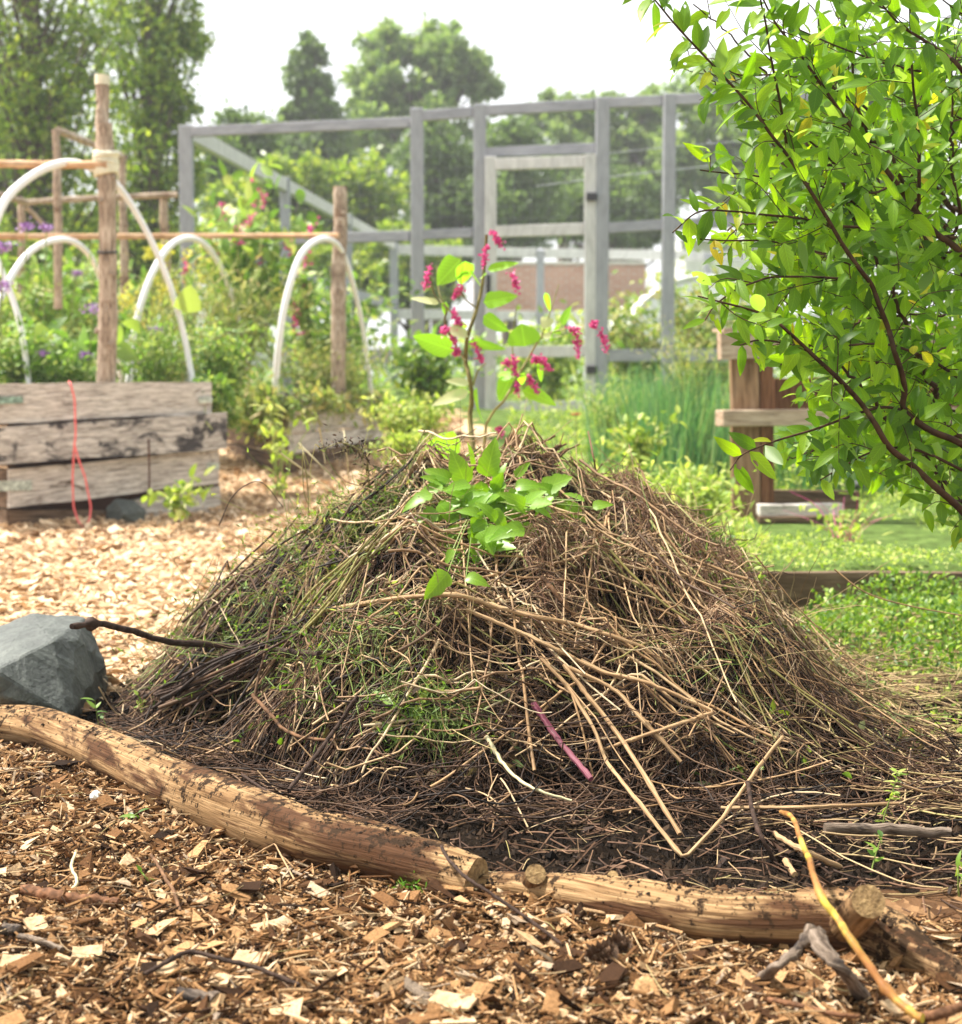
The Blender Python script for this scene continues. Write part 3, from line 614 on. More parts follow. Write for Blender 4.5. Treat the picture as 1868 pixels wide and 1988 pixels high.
x, y = seeds(420, .5, lambda x, y: (x > .38) & (x < .7) & (surf(x, y) > .3)); n = len(x); pos = np.stack([x, y, surf(x, y)+R.uniform(.02, .06, n)], 1)
leaves(mb, pos, nrm(rdir(n)+[.8, 0, -.3]), rdir(n, .8), R.uniform(.02, .06, n), R.uniform(.006, .016, n), T_LA, R.uniform(-.3, .6, n))
mb.build('bright_green_leaves', M['plant'], heap)['kind'] = 'stuff'
mb = MB(); wl_ = wisps(mb, 260, (.06, .22), (.0007, .0013), lambda x, y: (x < -.1) & (surf(x, y) > .3), up=1.2, K=9); k_ = 1500; leaves(mb, wl_[R.integers(0, len(wl_), k_), R.integers(2, 9, k_)], rdir(k_, .1), rdir(k_, .4), R.uniform(.006, .02, k_), R.uniform(.002, .006, k_), T_LA, R.uniform(-.3, .8, k_))
mb.build('wispy_weeds', M['plant_y'], heap)['kind'] = 'stuff'
mb = MB(); x, y = seeds(2600, .85); pos = np.stack([x, y, surf(x, y)+R.uniform(0, .05, 2600)], 1)
leaves(mb, pos, rdir(2600, 0), rdir(2600, .6), R.uniform(.008, .04, 2600), R.uniform(.004, .016, 2600), T_LA, R.uniform(-1.2, 1.2, 2600), .35)
mb.build('withered_leaves', M['dead_leaf'], heap)['kind'] = 'stuff'

# ------------------------------------------------------------------ sticks: smooth or kinked rods given by picture points on the surface
def rod(name, label, cat, uv, r, mat, lift=.012, group=None, bend=False, K=26, knots=0, taper=1.0, S=9, smooth=True, fn=surf, flat=1.0, jit=.06):
    pts = []
    for i, p in enumerate(uv):
        l = p[2] if len(p) > 2 else lift
        if fn is surf and l > .018: l += .03
        pts.append(hit(p[0], p[1], l, fn))
    P = polyl(pts, K) if bend else spline(pts, K)
    P = P + R.normal(0, r*.12, P.shape)
    rr = r*np.linspace(1, taper, K)*(1+R.normal(0, jit, K))
    for _ in range(knots): rr[R.integers(2, K-2)] *= 1.35
    mb = MB(); tubes(mb, P[None], rr[None], S, cap=True, flat=flat)
    o = mb.build(name, mat); tag(o, label, cat, group); return o
def zc(ox, oy, s): return lambda pts: [((ox+p[0]/s)*.971, (oy+p[1]/s)*.971)+tuple(p[2:]) for p in pts]
z4 = zc(900, 1080, 3.113); z3 = zc(500, 1280, 3.736); z7 = zc(1450, 1550, 3.94); zf = zc(0, 1640, 3.113); zm = zc(600, 1640, 3.113); z6 = zc(962, 1200, 1.942)
ST = M['stalk']
rod('dry_stalk', 'thick tan stalk running across the middle of the heap', 'stalk', [(610,1188,.03),(760,1163,.05),(880,1155,.055)]+z4([(240,400,.055),(500,470,.055),(760,520,.055),(960,580,.05),(1200,670,.04),(1380,820,.02)]), .0048, ST, K=40, knots=3, taper=.8)
rod('dry_stalk', 'tan stalk bent into a hairpin at its right end', 'stalk', z4([(100,430,.04),(500,600,.05),(740,720,.055),(950,820,.055),(1220,880,.055),(1650,1070,.06),(1400,1150,.05),(1050,1270,.03),(840,1340,.005)]), .0042, ST, bend=True, K=60, knots=4, taper=.8)
rod('dry_stalk', 'long tan stalk kinked in a V on the soil before the heap', 'stalk', z4([(560,730,.05),(740,920,.055),(900,1180,.05)])+[(1178,1480,.04),(1250,1570,.03),(1328,1668,.006),(1400,1592,.03),(1478,1482,.04),(1520,1430,.05)], .0036, ST, bend=True, K=60, knots=3)
rod('dry_stalk', 'tan stalk with a split broken end hanging to the soil', 'stalk', [(1095,1290,.05),(1140,1350,.055),(1210,1440,.05),(1320,1620,.012)], .0042, ST, knots=3)
rod('dry_stalk', 'straight brown stalk slanting down at the middle right of the heap', 'stalk', z4([(740,790,.05),(1020,930,.055),(1180,1100,.05),(1440,1380,.03)]), .004, ST, knots=2)
rod('dry_stalk', 'short thick brown stalk pointing down below the fine roots', 'stalk', z4([(570,225,.05),(690,370,.045),(800,510,.03)]), .0052, M['twig_brown'])
rod('dry_stalk', 'pale stalk lying nearly level under the nettle clump', 'stalk', z4([(0,275,.05),(400,190,.055),(700,130,.06),(850,80,.05)]), .0026, M['stem_tan'])
rod('purple_stalk', 'purple red stem lying on the front of the heap', 'stalk', [(1035,1365,.03),(1080,1430,.05),(1148,1513,.045)], .0062, M['purple'], taper=.95)
rod('pale_root', 'smooth pale cream root curving low on the heap', 'root', [(945,1430,.02),(975,1480,.04),(1025,1525,.04),(1110,1555,.02)], .0045, M['stalk_pale'], taper=.5)
rod('dark_branch', 'long dark branch reaching left out of the heap over the boulder', 'branch', [(140,1216,.30),(190,1211,.29),(260,1226,.26),(330,1246,.21),(480,1256,.12),(620,1272,.03)], .0062, M['twig_dark'], taper=1.2, knots=3)
rod('black_stick', 'thin black stick leaning down on the left front of the heap', 'stick', z3([(800,420,.05),(600,720,.05),(290,1120,.03)]), .0042, M['twig_dark'])
rod('brown_stick', 'brown stick poking out of the dark hollow on the left', 'stick', z3([(20,410,.08),(150,550,.06),(290,690,.03),(560,745,.02),(1000,725,.02)]), .0042, M['twig_brown'], taper=.7)
rod('straight_stick', 'thin level stick at the lower right of the heap', 'stick', [(1400,1568,.02),(1560,1567,.03),(1744,1560,.03)], .0032, M['stalk'], bend=True)
rod('curved_stick', 'dark curved stick dropping to the soil at the lower right', 'stick', [(1452,1520,.05),(1460,1570,.045),(1476,1620,.03),(1510,1682,.006)], .0040, M['twig_dark'])
rod('split_stick', 'split pale brown piece of branch lying at the right edge of the soil', 'stick', [(1600,1608,.02),(1720,1610,.02),(1846,1616,.02)], .0098, M['driftwood'], K=16, taper=.9)
rod('forked_stick', 'small forked tan stick lying on the soil behind the right stub', 'stick', z7([(390,460,.01),(480,520,.015),(640,600,.02),(910,730,.01)]), .0045, ST, knots=3)
rod('cut_stick', 'tiny cut stick piece on the soil', 'stick', z7([(470,670,.01),(550,780,.012)]), .0052, ST, K=8)
rod('yellow_twig', 'yellow and brown jointed twig leaning over the right log', 'twig', z7([(440,290,.05),(530,335,.10),(600,520,.12),(660,660,.13),(700,800,.125),(770,980,.115),(880,1120,.10),(1000,1310,.085),(1150,1520,.06),(1300,1720,.04),(1480,1880,.03),(1560,1915,.03)]), .0037, M['willow'], K=46, knots=4, taper=1.5)
rod('brown_twig', 'brown twig running out of the lower right corner', 'twig', z7([(1500,1915,.02),(1700,1880,.03),(1900,1810,.035)]), .0062, M['twig_red'])
rod('weathered_stick', 'grey black weathered stick leaning left against the right log', 'stick', z7([(685,1205,.07),(640,1290,.06),(560,1390,.045),(420,1500,.03),(270,1610,.008)]), .0088, M['driftwood'], K=22, flat=.7, jit=.08)
rod('weathered_stick', 'grey black weathered stick leaning right against the right log', 'stick', z7([(695,1210,.07),(760,1350,.06),(920,1530,.045),(1100,1775,.008)]), .0115, M['driftwood'], K=22, flat=.7, jit=.08)
rod('dark_twig', 'dark bowed twig on the wood chips in the foreground', 'twig', zf([(905,960,.022),(1060,870,.035),(1190,820,.04),(1400,870,.038),(1600,920,.034),(1860,1025,.024)]), .0031, M['twig_dark'], fn=gz, K=36, knots=3)
rod('red_stick', 'thick reddish brown stick half sunk in the wood chips', 'stick', zf([(150,430,.02),(400,480,.022),(730,525,.018)]), .0095, M['twig_red'], fn=gz)
rod('grey_stub', 'short thick grey stick end among the foreground chips', 'stick', zf([(1110,1085,.02),(1230,1095,.022),(1350,1120,.02)]), .0098, M['driftwood'], fn=gz, K=12)
rod('branched_twig', 'brown twig standing up out of the chips at the lower left', 'twig', zf([(940,215,.035),(990,290,.03),(1035,370,.028),(1085,450,.025),(1120,570,.02)]), .0028, M['twig_brown'], fn=gz)
rod('bent_straw', 'pale straw folded in a sharp angle before the left log', 'straw', zf([(1150,280,.02),(1540,240,.025),(1710,145,.04),(1850,400,.02)]), .0013, ST, fn=gz, bend=True, K=40)
rod('log_stub', 'small round cut stick at the left edge of the foreground', 'stick', zf([(-40,680,.02),(115,685,.02)]), .0085, M['driftwood'], fn=gz, K=8)
rod('grey_twig', 'grey twig lying on chips at the lower left', 'twig', zf([(120,720,.024),(250,750,.026),(390,805,.022)]), .0042, M['driftwood'], fn=gz)
rod('pale_twig', 'wavy pale twig standing in the chips at the left', 'twig', zf([(470,205,.04),(445,290,.035),(480,380,.03),(430,455,.022)]), .0026, M['stalk_pale'], fn=gz)
rod('red_twig', 'red brown forked twig at the foot of the picture', 'twig', z7([(320,1760,.025),(600,1820,.03),(900,1890,.028),(1050,1900,.022)]), .0042, M['twig_red'], fn=gz, taper=.6)
rod('long_twig', 'long thin dark twig leaning over the gap between the logs', 'twig', zm([(880,165,.075),(930,250,.08),(1040,360,.075),(1180,450,.065),(1400,600,.045),(1640,780,.024)]), .0026, M['twig_dark'], fn=gz, K=34)
rod('short_twig', 'short dark twig lying on top of the left log', 'twig', [(470,1504,.075),(505,1528,.078),(552,1553,.076)], .0028, M['twig_dark'], fn=gz)
rod('standing_twig', 'thin brown twig standing upright behind the heap top', 'twig', [(1142,838,.66),(1150,875,.62),(1159,925,.56)], .0022, M['twig_brown'], fn=gz)

# bundle of brush on the crown of the heap and dark bundle on the left
def hp(p, l):
    q = hit(p[0], p[1], l); return q
def bundle(name, label, n, a0, a1, ja, jb, rr, mat, depth=.12, forks=0):
    mb = MB()
    for i in range(n):
        s = hit(a0[0]+R.normal(0, ja), a0[1]+R.normal(0, ja*.6), R.uniform(.03, .08)); e = hit(a1[0]+R.normal(0, jb), a1[1]+R.normal(0, jb*.8), R.uniform(.04, .1)) if a1[2] < 3.9 else at(a1[0]+R.normal(0, jb), a1[1]+R.normal(0, jb*.8), a1[2]+R.uniform(-.06, .06))
        f = R.uniform(.7, 1.05); e = s+(e-s)*f
        m = (s+e)/2+R.normal(0, .012, 3)
        P = spline([s, m, e], 12); r = R.uniform(*rr); tubes(mb, P, r*np.linspace(1.1, .6, 12), 6, cap=True)
        for _ in range(forks):
            k = R.integers(5, 11); d = nrm((e-s)+R.normal(0, .12, 3)); Q = spline([P[k], P[k]+d*R.uniform(.03, .08)+R.normal(0, .006, 3)], 5); tubes(mb, Q, r*.5*np.linspace(1, .5, 5), 4)
    o = mb.build(name, mat); tag(o, label, 'twig bundle'); return o
bundle('brush_bundle', 'bundle of grey brown twigs pointing right on top of the heap', 20, (925,965,3.85), (1085,872,3.95), 24, 15, (.003, .0065), M['twig_brown'], forks=2)
bundle('brush_bundle', 'thin pale twigs fanned over the crown of the heap', 14, (880,975,3.75), (1060,925,3.92), 30, 26, (.001, .0026), M['stem_tan'], forks=1)
bundle('stem_bundle', 'dark bundle of thick stems sloping up the left of the heap', 22, (330,1365,3.42), (620,1195,3.42), 22, 22, (.002, .0055), M['stem_dark'])
bundle('stem_bundle', 'bundle of olive and red stems sloping to the upper left crown', 16, (560,1235,3.42), (752,1020,3.68), 18, 12, (.002, .0045), M['stem_olive'])
bundle('stem_bundle', 'thin black stems spread beside the dark bundle on the left', 16, (330,1330,3.45), (520,1240,3.42), 24, 20, (.0012, .0026), M['twig_dark'])

# ------------------------------------------------------------------ logs
def log(name, label, cl, mat, S=28, K=70, seed=0):
    """cl: (u, v of the underside, radius px)"""
    P = []; Rr = []
    for u, v, r in cl:
        g = hit(u, v, 0, lambda x, y: 0.0); rad = px(r, g[1]); P.append([g[0], g[1]+rad*.6, g[2]+rad*.85+(.006 if seed else 0)]); Rr.append(rad)
    P = spline(P, K); rr = np.interp(np.linspace(0, len(cl)-1, K), range(len(cl)), Rr)
    t = nrm(np.gradient(P, axis=0)); n1 = nrm(np.cross(t, [0, 0, 1])); n2 = np.cross(n1, t)
    a = np.arange(S)/S*2*np.pi; s = np.linspace(0, 1, K)
    m = 1+.05*np.sin(a[None]*2+s[:, None]*31+seed)*np.sin(s[:, None]*13)+.05*np.sin(3*a[None]+s[:, None]*9+seed)+.03*np.sin(2*a[None]-s[:, None]*17+seed)+.018*np.sin(7*a[None]+s[:, None]*4)+R.normal(0, .006, (K, S))
    V = P[:, None]+(rr[:, None]*m)[..., None]*(np.cos(a)[None, :, None]*n1[:, None]+np.sin(a)[None, :, None]*n2[:, None])
    L = np.concatenate([[0], np.cumsum(np.linalg.norm(np.diff(P, axis=0), axis=1))])
    uv = np.stack([np.broadcast_to(L[:, None], (K, S)), np.broadcast_to(np.minimum(a, 2*np.pi-a)[None]*rr[:, None], (K, S))], -1)
    i = np.arange(K-1)[:, None]*S; j = np.arange(S)[None]; j2 = (j+1) % S
    mb = MB(); mb.add(V.reshape(-1, 3), np.stack([i+j, i+j2, i+S+j2, i+S+j], -1).reshape(-1, 4), uv=uv.reshape(-1, 2))
    o = mb.build(name, mat); tag(o, label, 'log')
    for e in (0, K-1):
        c = P[e]+t[e]*(.001 if e else -.001); k = np.arange(S); tt = np.stack([np.zeros(S, int), 1+k, 1+(k+1) % S], 1)
        cb = MB(); cb.add(np.concatenate([c[None], V[e]+t[e]*(.001 if e else -.001)]), t=tt if e else tt[:, ::-1]); cb.build('cut_end', M['log_end'], o, smooth=False)
    return o, P, rr
def stub(o, a, b, r0, r1, name='branch_stub', K=10, S=18):
    P = spline([a, (np.array(a)+b)/2+R.normal(0, .001, 3), b], K); rr = np.interp(np.linspace(0, 1, K), [0, .25, 1], [r0*1.7, r0*1.05, r1])
    mb = MB(); tubes(mb, P[None], rr[None], S); s = mb.build(name, M['log'], o)
    t = nrm(b-np.array(a)); n1 = nrm(np.cross(t, [0, 0, 1.])); n2 = np.cross(t, n1); an = np.arange(S)/S*2*np.pi
    ring = b+t*.0008+r1*(np.cos(an)[:, None]*n1+np.sin(an)[:, None]*n2); k = np.arange(S)
    cb = MB(); cb.add(np.concatenate([[b+t*.0015], ring]), t=np.stack([np.zeros(S, int), 1+k, 1+(k+1) % S], 1)); cb.build('cut_face', M['log_end'], s, smooth=False)
log1, P1, r1_ = log('peeled_log', 'long peeled log with a dark cut end, left of the two', [(-90,1430,34),(60,1452,40),(200,1508,46),(340,1582,54),(480,1642,59),(620,1692,60),(760,1724,57),(880,1750,51),(925,1758,47)], M['log'])
a = hit(700, 1640, .05, gz); mbk = MB()
P = spline([at(560,1580,2.93), at(660,1607,2.84), at(760,1637,2.74), at(850,1675,2.64)], 24)
tubes(mbk, P[None], (np.interp(np.linspace(0, 1, 24), [0, .35, .8, 1], [.006, .026, .032, .004]))[None], 20, cap=True)
mbk.build('swollen_knot', M['log'], log1)
log2, P2, r2_ = log('peeled_log', 'peeled log with two sawn branch stubs, right of the two', [(934,1750,22),(1000,1762,32),(1080,1784,42),(1180,1812,53),(1280,1836,58),(1400,1856,60),(1520,1862,60),(1640,1864,60),(1730,1885,56),(1800,1915,44),(1900,1960,32),(1960,1995,22)], M['log'], seed=3, K=90)
stub(log2, at(1020,1740,2.47), at(1040,1697,2.37), .014, .0155)
stub(log2, at(1622,1815,2.25), at(1686,1750,2.09), .025, .0225)
stub(log2, at(1178,1750,2.38), at(1190,1700,2.33), .018, .008, 'knot')
# soil scattered on the logs
def on_log(P, rr, o, n):
    i = R.integers(2, len(P)-3, n); f = R.random(n)[:, None]; c = P[i]*(1-f)+P[i+1]*f; a_ = R.normal(0, .55, n)
    t = nrm(P[i+1]-P[i]); n1 = nrm(np.cross(t, [0, 0, 1.])); p = c+rr[i][:, None]*(np.sin(a_)[:, None]*n1+np.cos(a_)[:, None]*np.array([0, 0, 1.]))
    s = np.clip(R.lognormal(-6.9, .6, n), .0005, .0045)
    V = np.array([(1,0,0),(0,1,0),(-1,0,0),(0,-1,0),(0,0,.7),(0,0,-.7)], float); T = np.array([(0,1,4),(1,2,4),(2,3,4),(3,0,4),(1,0,5),(2,1,5),(3,2,5),(0,3,5)])
    VV = p[:, None]+V[None]*R.uniform(.6, 1.4, (n, 6, 1))*s[:, None, None]; mb = MB(); mb.add(VV.reshape(-1, 3), t=(np.arange(n)[:, None, None]*6+T[None]).reshape(-1, 3))
    mb.build('soil_specks', M['crumb'], o, smooth=False)['kind'] = 'stuff'
on_log(P1, r1_, log1, 1500); on_log(P2, r2_, log2, 1300)

# ------------------------------------------------------------------ boulder
def boulder(name, label, pts, mat, seed=0, sub=4, amp=.012, cat='boulder'):
    bm = bmesh.new()
    for p in pts: bm.verts.new([float(c) for c in p])
    r = bmesh.ops.convex_hull(bm, input=bm.verts); bmesh.ops.delete(bm, geom=[g for g in r['geom_interior'] if isinstance(g, bmesh.types.BMVert)], context='VERTS')
    bmesh.ops.bevel(bm, geom=list(bm.edges), offset=.004, segments=1, affect='EDGES')
    bmesh.ops.triangulate(bm, faces=bm.faces)
    for _ in range(sub): bmesh.ops.subdivide_edges(bm, edges=[e for e in bm.edges if e.calc_length() > .012], cuts=1)
    bmesh.ops.triangulate(bm, faces=bm.faces)
    V = np.array([v.co[:] for v in bm.verts]); T = np.array([[v.index for v in f.verts] for f in bm.faces]); 
    bm.verts.index_update(); T = np.array([[v.index for v in f.verts] for f in bm.faces]); bm.free()
    x, y, z = V.T; d = wob(x, y+z, 22, seed)*amp*.4+wob(x+z, y-z, 60, seed+2)*amp*.3+wob(x-z, y+z, 140, seed+5)*amp*.15
    V = V+nrm(V-V.mean(0))*d[:, None]
    mb = MB(); mb.add(V, t=T); o = mb.build(name, mat, smooth=False); tag(o, label, cat); return o
b0 = at(0, 0, 3.9)
boulder('boulder', 'dark grey angular boulder beside the heap at the left edge', [at(-60,1240,4.0), at(-60,1330,3.72), at(62,1190,4.05), at(165,1200,4.02), at(205,1285,3.98), at(212,1330,4.05), at(135,1392,3.66), at(5,1352,3.62), at(100,1245,3.78), at(-10,1300,3.62), at(150,1240,3.88), at(60,1200,4.3), at(190,1280,4.3), at(-40,1240,4.3), at(-60,1420,3.75), at(120,1420,3.72), at(200,1380,3.98)], M['rock'])

# ------------------------------------------------------------------ small things on the chips
def slab_chip(u, v, w, h, label, rz=0, mat='slab'):
    p = hit(u, v, .024, gz); mb = MB(); L = px(w, p[1]); Wd = px(h, p[1])*2.2
    n = 10; xs = np.linspace(-.5, .5, n); top = []; 
    V = []
    for k, (zz) in enumerate((.5, -.5)):
        for x in xs:
            for s in (-.5, .5): V.append((x*L*(1+R.normal(0, .01)), s*Wd*(1+R.normal(0, .07))*(1-.25*abs(x)), zz*.004+.15*L*x*x))
    V = np.array(V); c, s = math.cos(rz), math.sin(rz); V = np.stack([V[:, 0]*c-V[:, 1]*s, V[:, 0]*s+V[:, 1]*c, V[:, 2]+V[:, 1]*.25], 1)+p
    q = []
    for i in range(n-1):
        a = i*2; q += [(a, a+2, a+3, a+1), (2*n+a, 2*n+a+1, 2*n+a+3, 2*n+a+2), (a, 2*n+a, 2*n+a+2, a+2), (a+1, a+3, 2*n+a+3, 2*n+a+1)]
    q += [(0, 1, 2*n+1, 2*n), (2*n-2, 4*n-2, 4*n-1, 2*n-1)]
    mb.add(V, q); o = mb.build('wood_piece', M[mat], smooth=False); tag(o, label, 'wood piece'); return o
slab_chip(272, 1518, 62, 12, 'flat cream piece of wood leaning on the left log', .3)
slab_chip(488, 1860, 68, 18, 'largest pale slab of wood behind the dark bowed twig', -.25)
slab_chip(428, 1903, 42, 16, 'squarish pale chip right below the dark bowed twig', -.3)
slab_chip(322, 1880, 36, 18, 'pale chip crossed by the left end of the dark twig', .1)
slab_chip(70, 1795, 38, 22, 'pale chip near the left edge below the red stick', .6)
slab_chip(28, 1868, 52, 20, 'broad cream chip at the left edge of the foreground', .1)
slab_chip(880, 1945, 92, 20, 'long splintered pale slab at the bottom centre', -.5)
slab_chip(170, 1850, 58, 18, 'yellowish wood chip split along its grain', .2)
slab_chip(1745, 1955, 60, 22, 'cream chip under the yellow twig at the lower right', .5)
o = boulder('pebble', 'small white pebble lying on chips below the left log', [at(170,1545,2.96), at(185,1530,2.98), at(200,1540,2.98), at(196,1560,2.96), at(178,1562,2.96), at(186,1545,2.93), at(186,1545,3.0)], M['stone_w'], sub=1, amp=.001, cat='pebble')
def cone(u, v, L, ang, label):
    p = hit(u, v, .022, gz); mb = MB(); ax = np.array([math.cos(ang), -.3, math.sin(ang)*.6]); ax /= np.linalg.norm(ax)
    n = 95; k = np.arange(n); t = k/n; a_ = k*2.39996; rr = .014*np.sin(np.pi*(t*.85+.12))**.7
    e1 = nrm(np.cross(ax, [0, 0, 1.])); e2 = np.cross(ax, e1); rad = np.cos(a_)[:, None]*e1+np.sin(a_)[:, None]*e2
    pos = p+ax*(t[:, None]-.5)*L+rad*rr[:, None]*.45
    leaves(mb, pos, nrm(rad+ax*.75), nrm(ax-rad*.4), rr*1.0+.003, .011*np.sin(np.pi*(t*.8+.15)), T_OV, .15)
    tubes(mb, (p+ax*np.linspace(-.48, .45, 8)[:, None]*L)[None], np.full((1, 8), .006), 6)
    o = mb.build('pine_cone', M['cone']); tag(o, label, 'pine cone', 'pine cones on the chips')
cone(1164, 1858, .055, 1.0, 'open brown pine cone in the chips, left of two'); cone(1192, 1842, .05, .8, 'brown pine cone tucked behind the other beside the log')
def tuft():
    p = hit(812, 1738, .004, gz); mb = MB(); n = 420; d = rdir(n, .9); base = p+R.normal(0, .011, (n, 3))*[1.3, .8, .3]
    leaves(mb, base+d*R.uniform(0, .028, n)[:, None], rdir(n, .5), rdir(n), R.uniform(.006, .014, n), .0022, T_S2)
    o = mb.build('moss_tuft', M['moss']); tag(o, 'small bright green feathery tuft beside the left log', 'moss tuft')
tuft()
def sprig(name, label, uv, n, L, mat='weed', fn=gz, stem=True, lift=0.0, group=None, cat='seedling', tm=T_OV, wr=.4):
    """uv: stem points (u,v) from foot to tip with the same depth as the foot"""
    p0 = hit(uv[0][0], uv[0][1], lift, fn); Y = p0[1]; P = spline([p0]+[at(u, v, Y+R.normal(0, .006)) for u, v in uv[1:]], 14)
    e = empty(name, p0, label, cat, group); mb = MB(); tubes(mb, P[None], np.linspace(.0016, .0007, 14)[None], 5); mb.build('stem', M['green_stem'], e)
    k = R.integers(4, 14, n); k[-1] = 13; d = nrm(R.normal(0, 1, (n, 3))*[1, .8, .5]+[0, -.1, .25]); mb = MB()
    leaves(mb, P[k], d, nrm(rdir(n)*.4+[0, -.3, 1]), R.uniform(.6, 1.1, n)*L, R.uniform(.8, 1.1, n)*L*wr, tm, R.uniform(0, .4, n)); mb.build('leaf', M[mat], e); return e
sprig('seedling', 'green seedling flat on the chips below the left log', [(250,1595),(258,1585),(268,1578)], 8, .024, lift=.012)
sprig('seedling', 'tiny green shoot on chips right of the red stick', [(290,1712),(280,1700),(275,1692)], 3, .016, lift=.015)
sprig('seedling', 'pale two leaved seedling by the boulder', [(205,1455),(192,1410),(184,1360)], 7, .03, 'weed')
sprig('seedling', 'slender seedling between the boulder and the heap', [(222,1450),(210,1420),(200,1395)], 6, .022, 'plant')
sprig('seedling', 'bright green weed at the left foot of the heap', [(285,1420),(278,1380),(268,1350)], 12, .026, 'lime')
sprig('seedling', 'leafy weed on the left shoulder foot of the heap', [(330,1400),(325,1370),(300,1330)], 12, .024, 'lime')
sprig('weed', 'upright narrow leaved weed at the lower right of the heap', [(1712,1640),(1716,1590),(1735,1530),(1742,1500)], 34, .02, 'lime', cat='weed', tm=T_LA, wr=.25)
sprig('weed', 'blue green weed leaning over the split stick', [(1690,1700),(1700,1660),(1712,1625)], 6, .028, 'weed', cat='weed')
sprig('weed', 'dark green blade leaved weed at the right edge', [(1862,1740),(1860,1700),(1858,1670)], 6, .035, 'weed', cat='weed', tm=T_LA, wr=.3)

# ------------------------------------------------------------------ clumps lying on the heap
def nettle():
    c = hit(905, 1010, .05); e = empty('nettle_clump', c, 'clump of fresh green nettle leaves lying on the heap top', 'plant clump'); mb = MB(); st = MB()
    spots = [(1000,420,870,640,),]
    # centre, direction (image dx, dy), length px of individual leaves
    L = [(870,945,-60,-35,78),(905,940,-25,-60,90),(895,975,-55,20,70),(850,990,-50,35,85),(930,985,-20,55,80),(960,975,20,60,80),(985,960,55,25,75),(1000,945,60,-20,70),(1020,960,65,10,80),(900,1010,-45,45,80),(925,1020,-10,70,85),(950,1030,10,70,75),(885,1030,-30,65,70),(975,1020,35,55,80),(955,1060,70,10,60),(940,1065,45,-30,70),(830,1000,-45,25,60),(1050,950,70,-25,90),(1000,925,40,-40,60),(945,925,15,-70,95),(915,915,0,-60,70),(870,1110,-55,65,100),(905,1120,60,5,50),(925,1045,0,55,65),(840,960,-70,15,80),(985,990,30,40,60),(1150,985,50,-20,60),(1000,975,-20,50,65),(965,945,-30,50,70),(880,1065,-20,40,45),(1035,985,60,20,60),(910,965,10,50,70)]
    for _ in range(16): L.append((R.uniform(1000, 1150), R.normal(970, 14), R.normal(0, 50), R.normal(0, 20), R.uniform(50, 80)))
    for _ in range(48): a_ = R.uniform(0, 6.28); L.append((R.normal(945, 50), R.normal(985, 28), 50*math.cos(a_), 50*math.sin(a_)*.6+12, R.uniform(55, 80)))
    for u, v, dx, dy, l in L:
        p = hit(u, v, R.uniform(.08, .13)); Y = p[1]-.01; v = v+14+max(0, 950-v)*.5; l = l*R.uniform(.6, .85); s = l/math.hypot(dx, dy)
        d = at(u+dx*s, v+dy*s, Y-.01-R.uniform(-.01, .03))-at(u, v, Y)
        nmv = nrm(np.array([R.normal(0, .4), -.75+R.normal(0, .3), .7]))
        mb = MB(); leaves(mb, [p+[0, -.01, 0]], d, nmv, np.linalg.norm(d), np.linalg.norm(d)*R.uniform(.45, .58), leaf_tmpl(14, 'heart', .14), R.uniform(-.1, .7), .16)
        mb.build('leaf', M['nettle'], e)
        q = hit(925, 985, .03); tubes(st, spline([q, (q+p)/2+[0, 0, .01], p], 8), np.full(8, .0012), 5)
    st.build('stems', M['green_stem'], e)
    fb = MB(); n = 900; t = R.random(n); base = np.array([hit(875+R.normal(0, 5)+t_*20, 1040+t_*80, .06) for t_ in np.linspace(0, 1, 30)])
    k = (t*29).astype(int); off = R.normal(0, 1, (n, 3))*.017; pos = base[k]+off*[1.2, .8, .9]
    leaves(fb, pos, rdir(n), rdir(n), .0042, .0036, T_S2); fb.build('green_flower_cluster', M['moss'], e)
nettle()
def grassy_clump():
    c = hit(835, 1390, .03); e = empty('weed_clump', c, 'clump of thin grey green weed hanging on the front of the heap', 'plant clump'); mb = MB(); n = 330
    p0 = np.array([hit(835+R.normal(0, 45), 1375+R.normal(0, 32), R.uniform(.01, .045)) for _ in range(n)])
    d = nrm(R.normal(0, 1, (n, 3))*[1, .5, .8]+[.2, -.3, 0]); g = nrm(R.normal(0, .5, (n, 3))+[0, -.2, -1]); L = R.uniform(.03, .085, n)[:, None, None]; f = np.linspace(0, 1, 7)[None, :, None]
    P = p0[:, None]+d[:, None]*L*f+g[:, None]*L*f**2*.7; tubes(mb, P, R.uniform(.0006, .0012, n)[:, None]*np.linspace(1, .4, 7)[None], 3); mb.build('stems', M['green_stem'], e)
    mb = MB(); k = 900; leaves(mb, P[R.integers(0, n, k), R.integers(1, 6, k)], rdir(k, -.2), rdir(k, .4), R.uniform(.01, .03, k), R.uniform(.0018, .0045, k), T_S2); mb.build('foliage', M['plant'], e)
    mb = MB()
    for u, v, u2, v2 in [(718,1330,772,1378),(770,1440,742,1400),(770,1400,840,1350),(800,1410,830,1330)]:
        a_ = hit(u, v, .06); b_ = hit(u2, v2, .06); leaves(mb, [b_], a_-b_, [0, -.7, .7], np.linalg.norm(a_-b_), .018, T_LA, .1)
    mb.build('long_leaves', M['weed'], e)
grassy_clump()
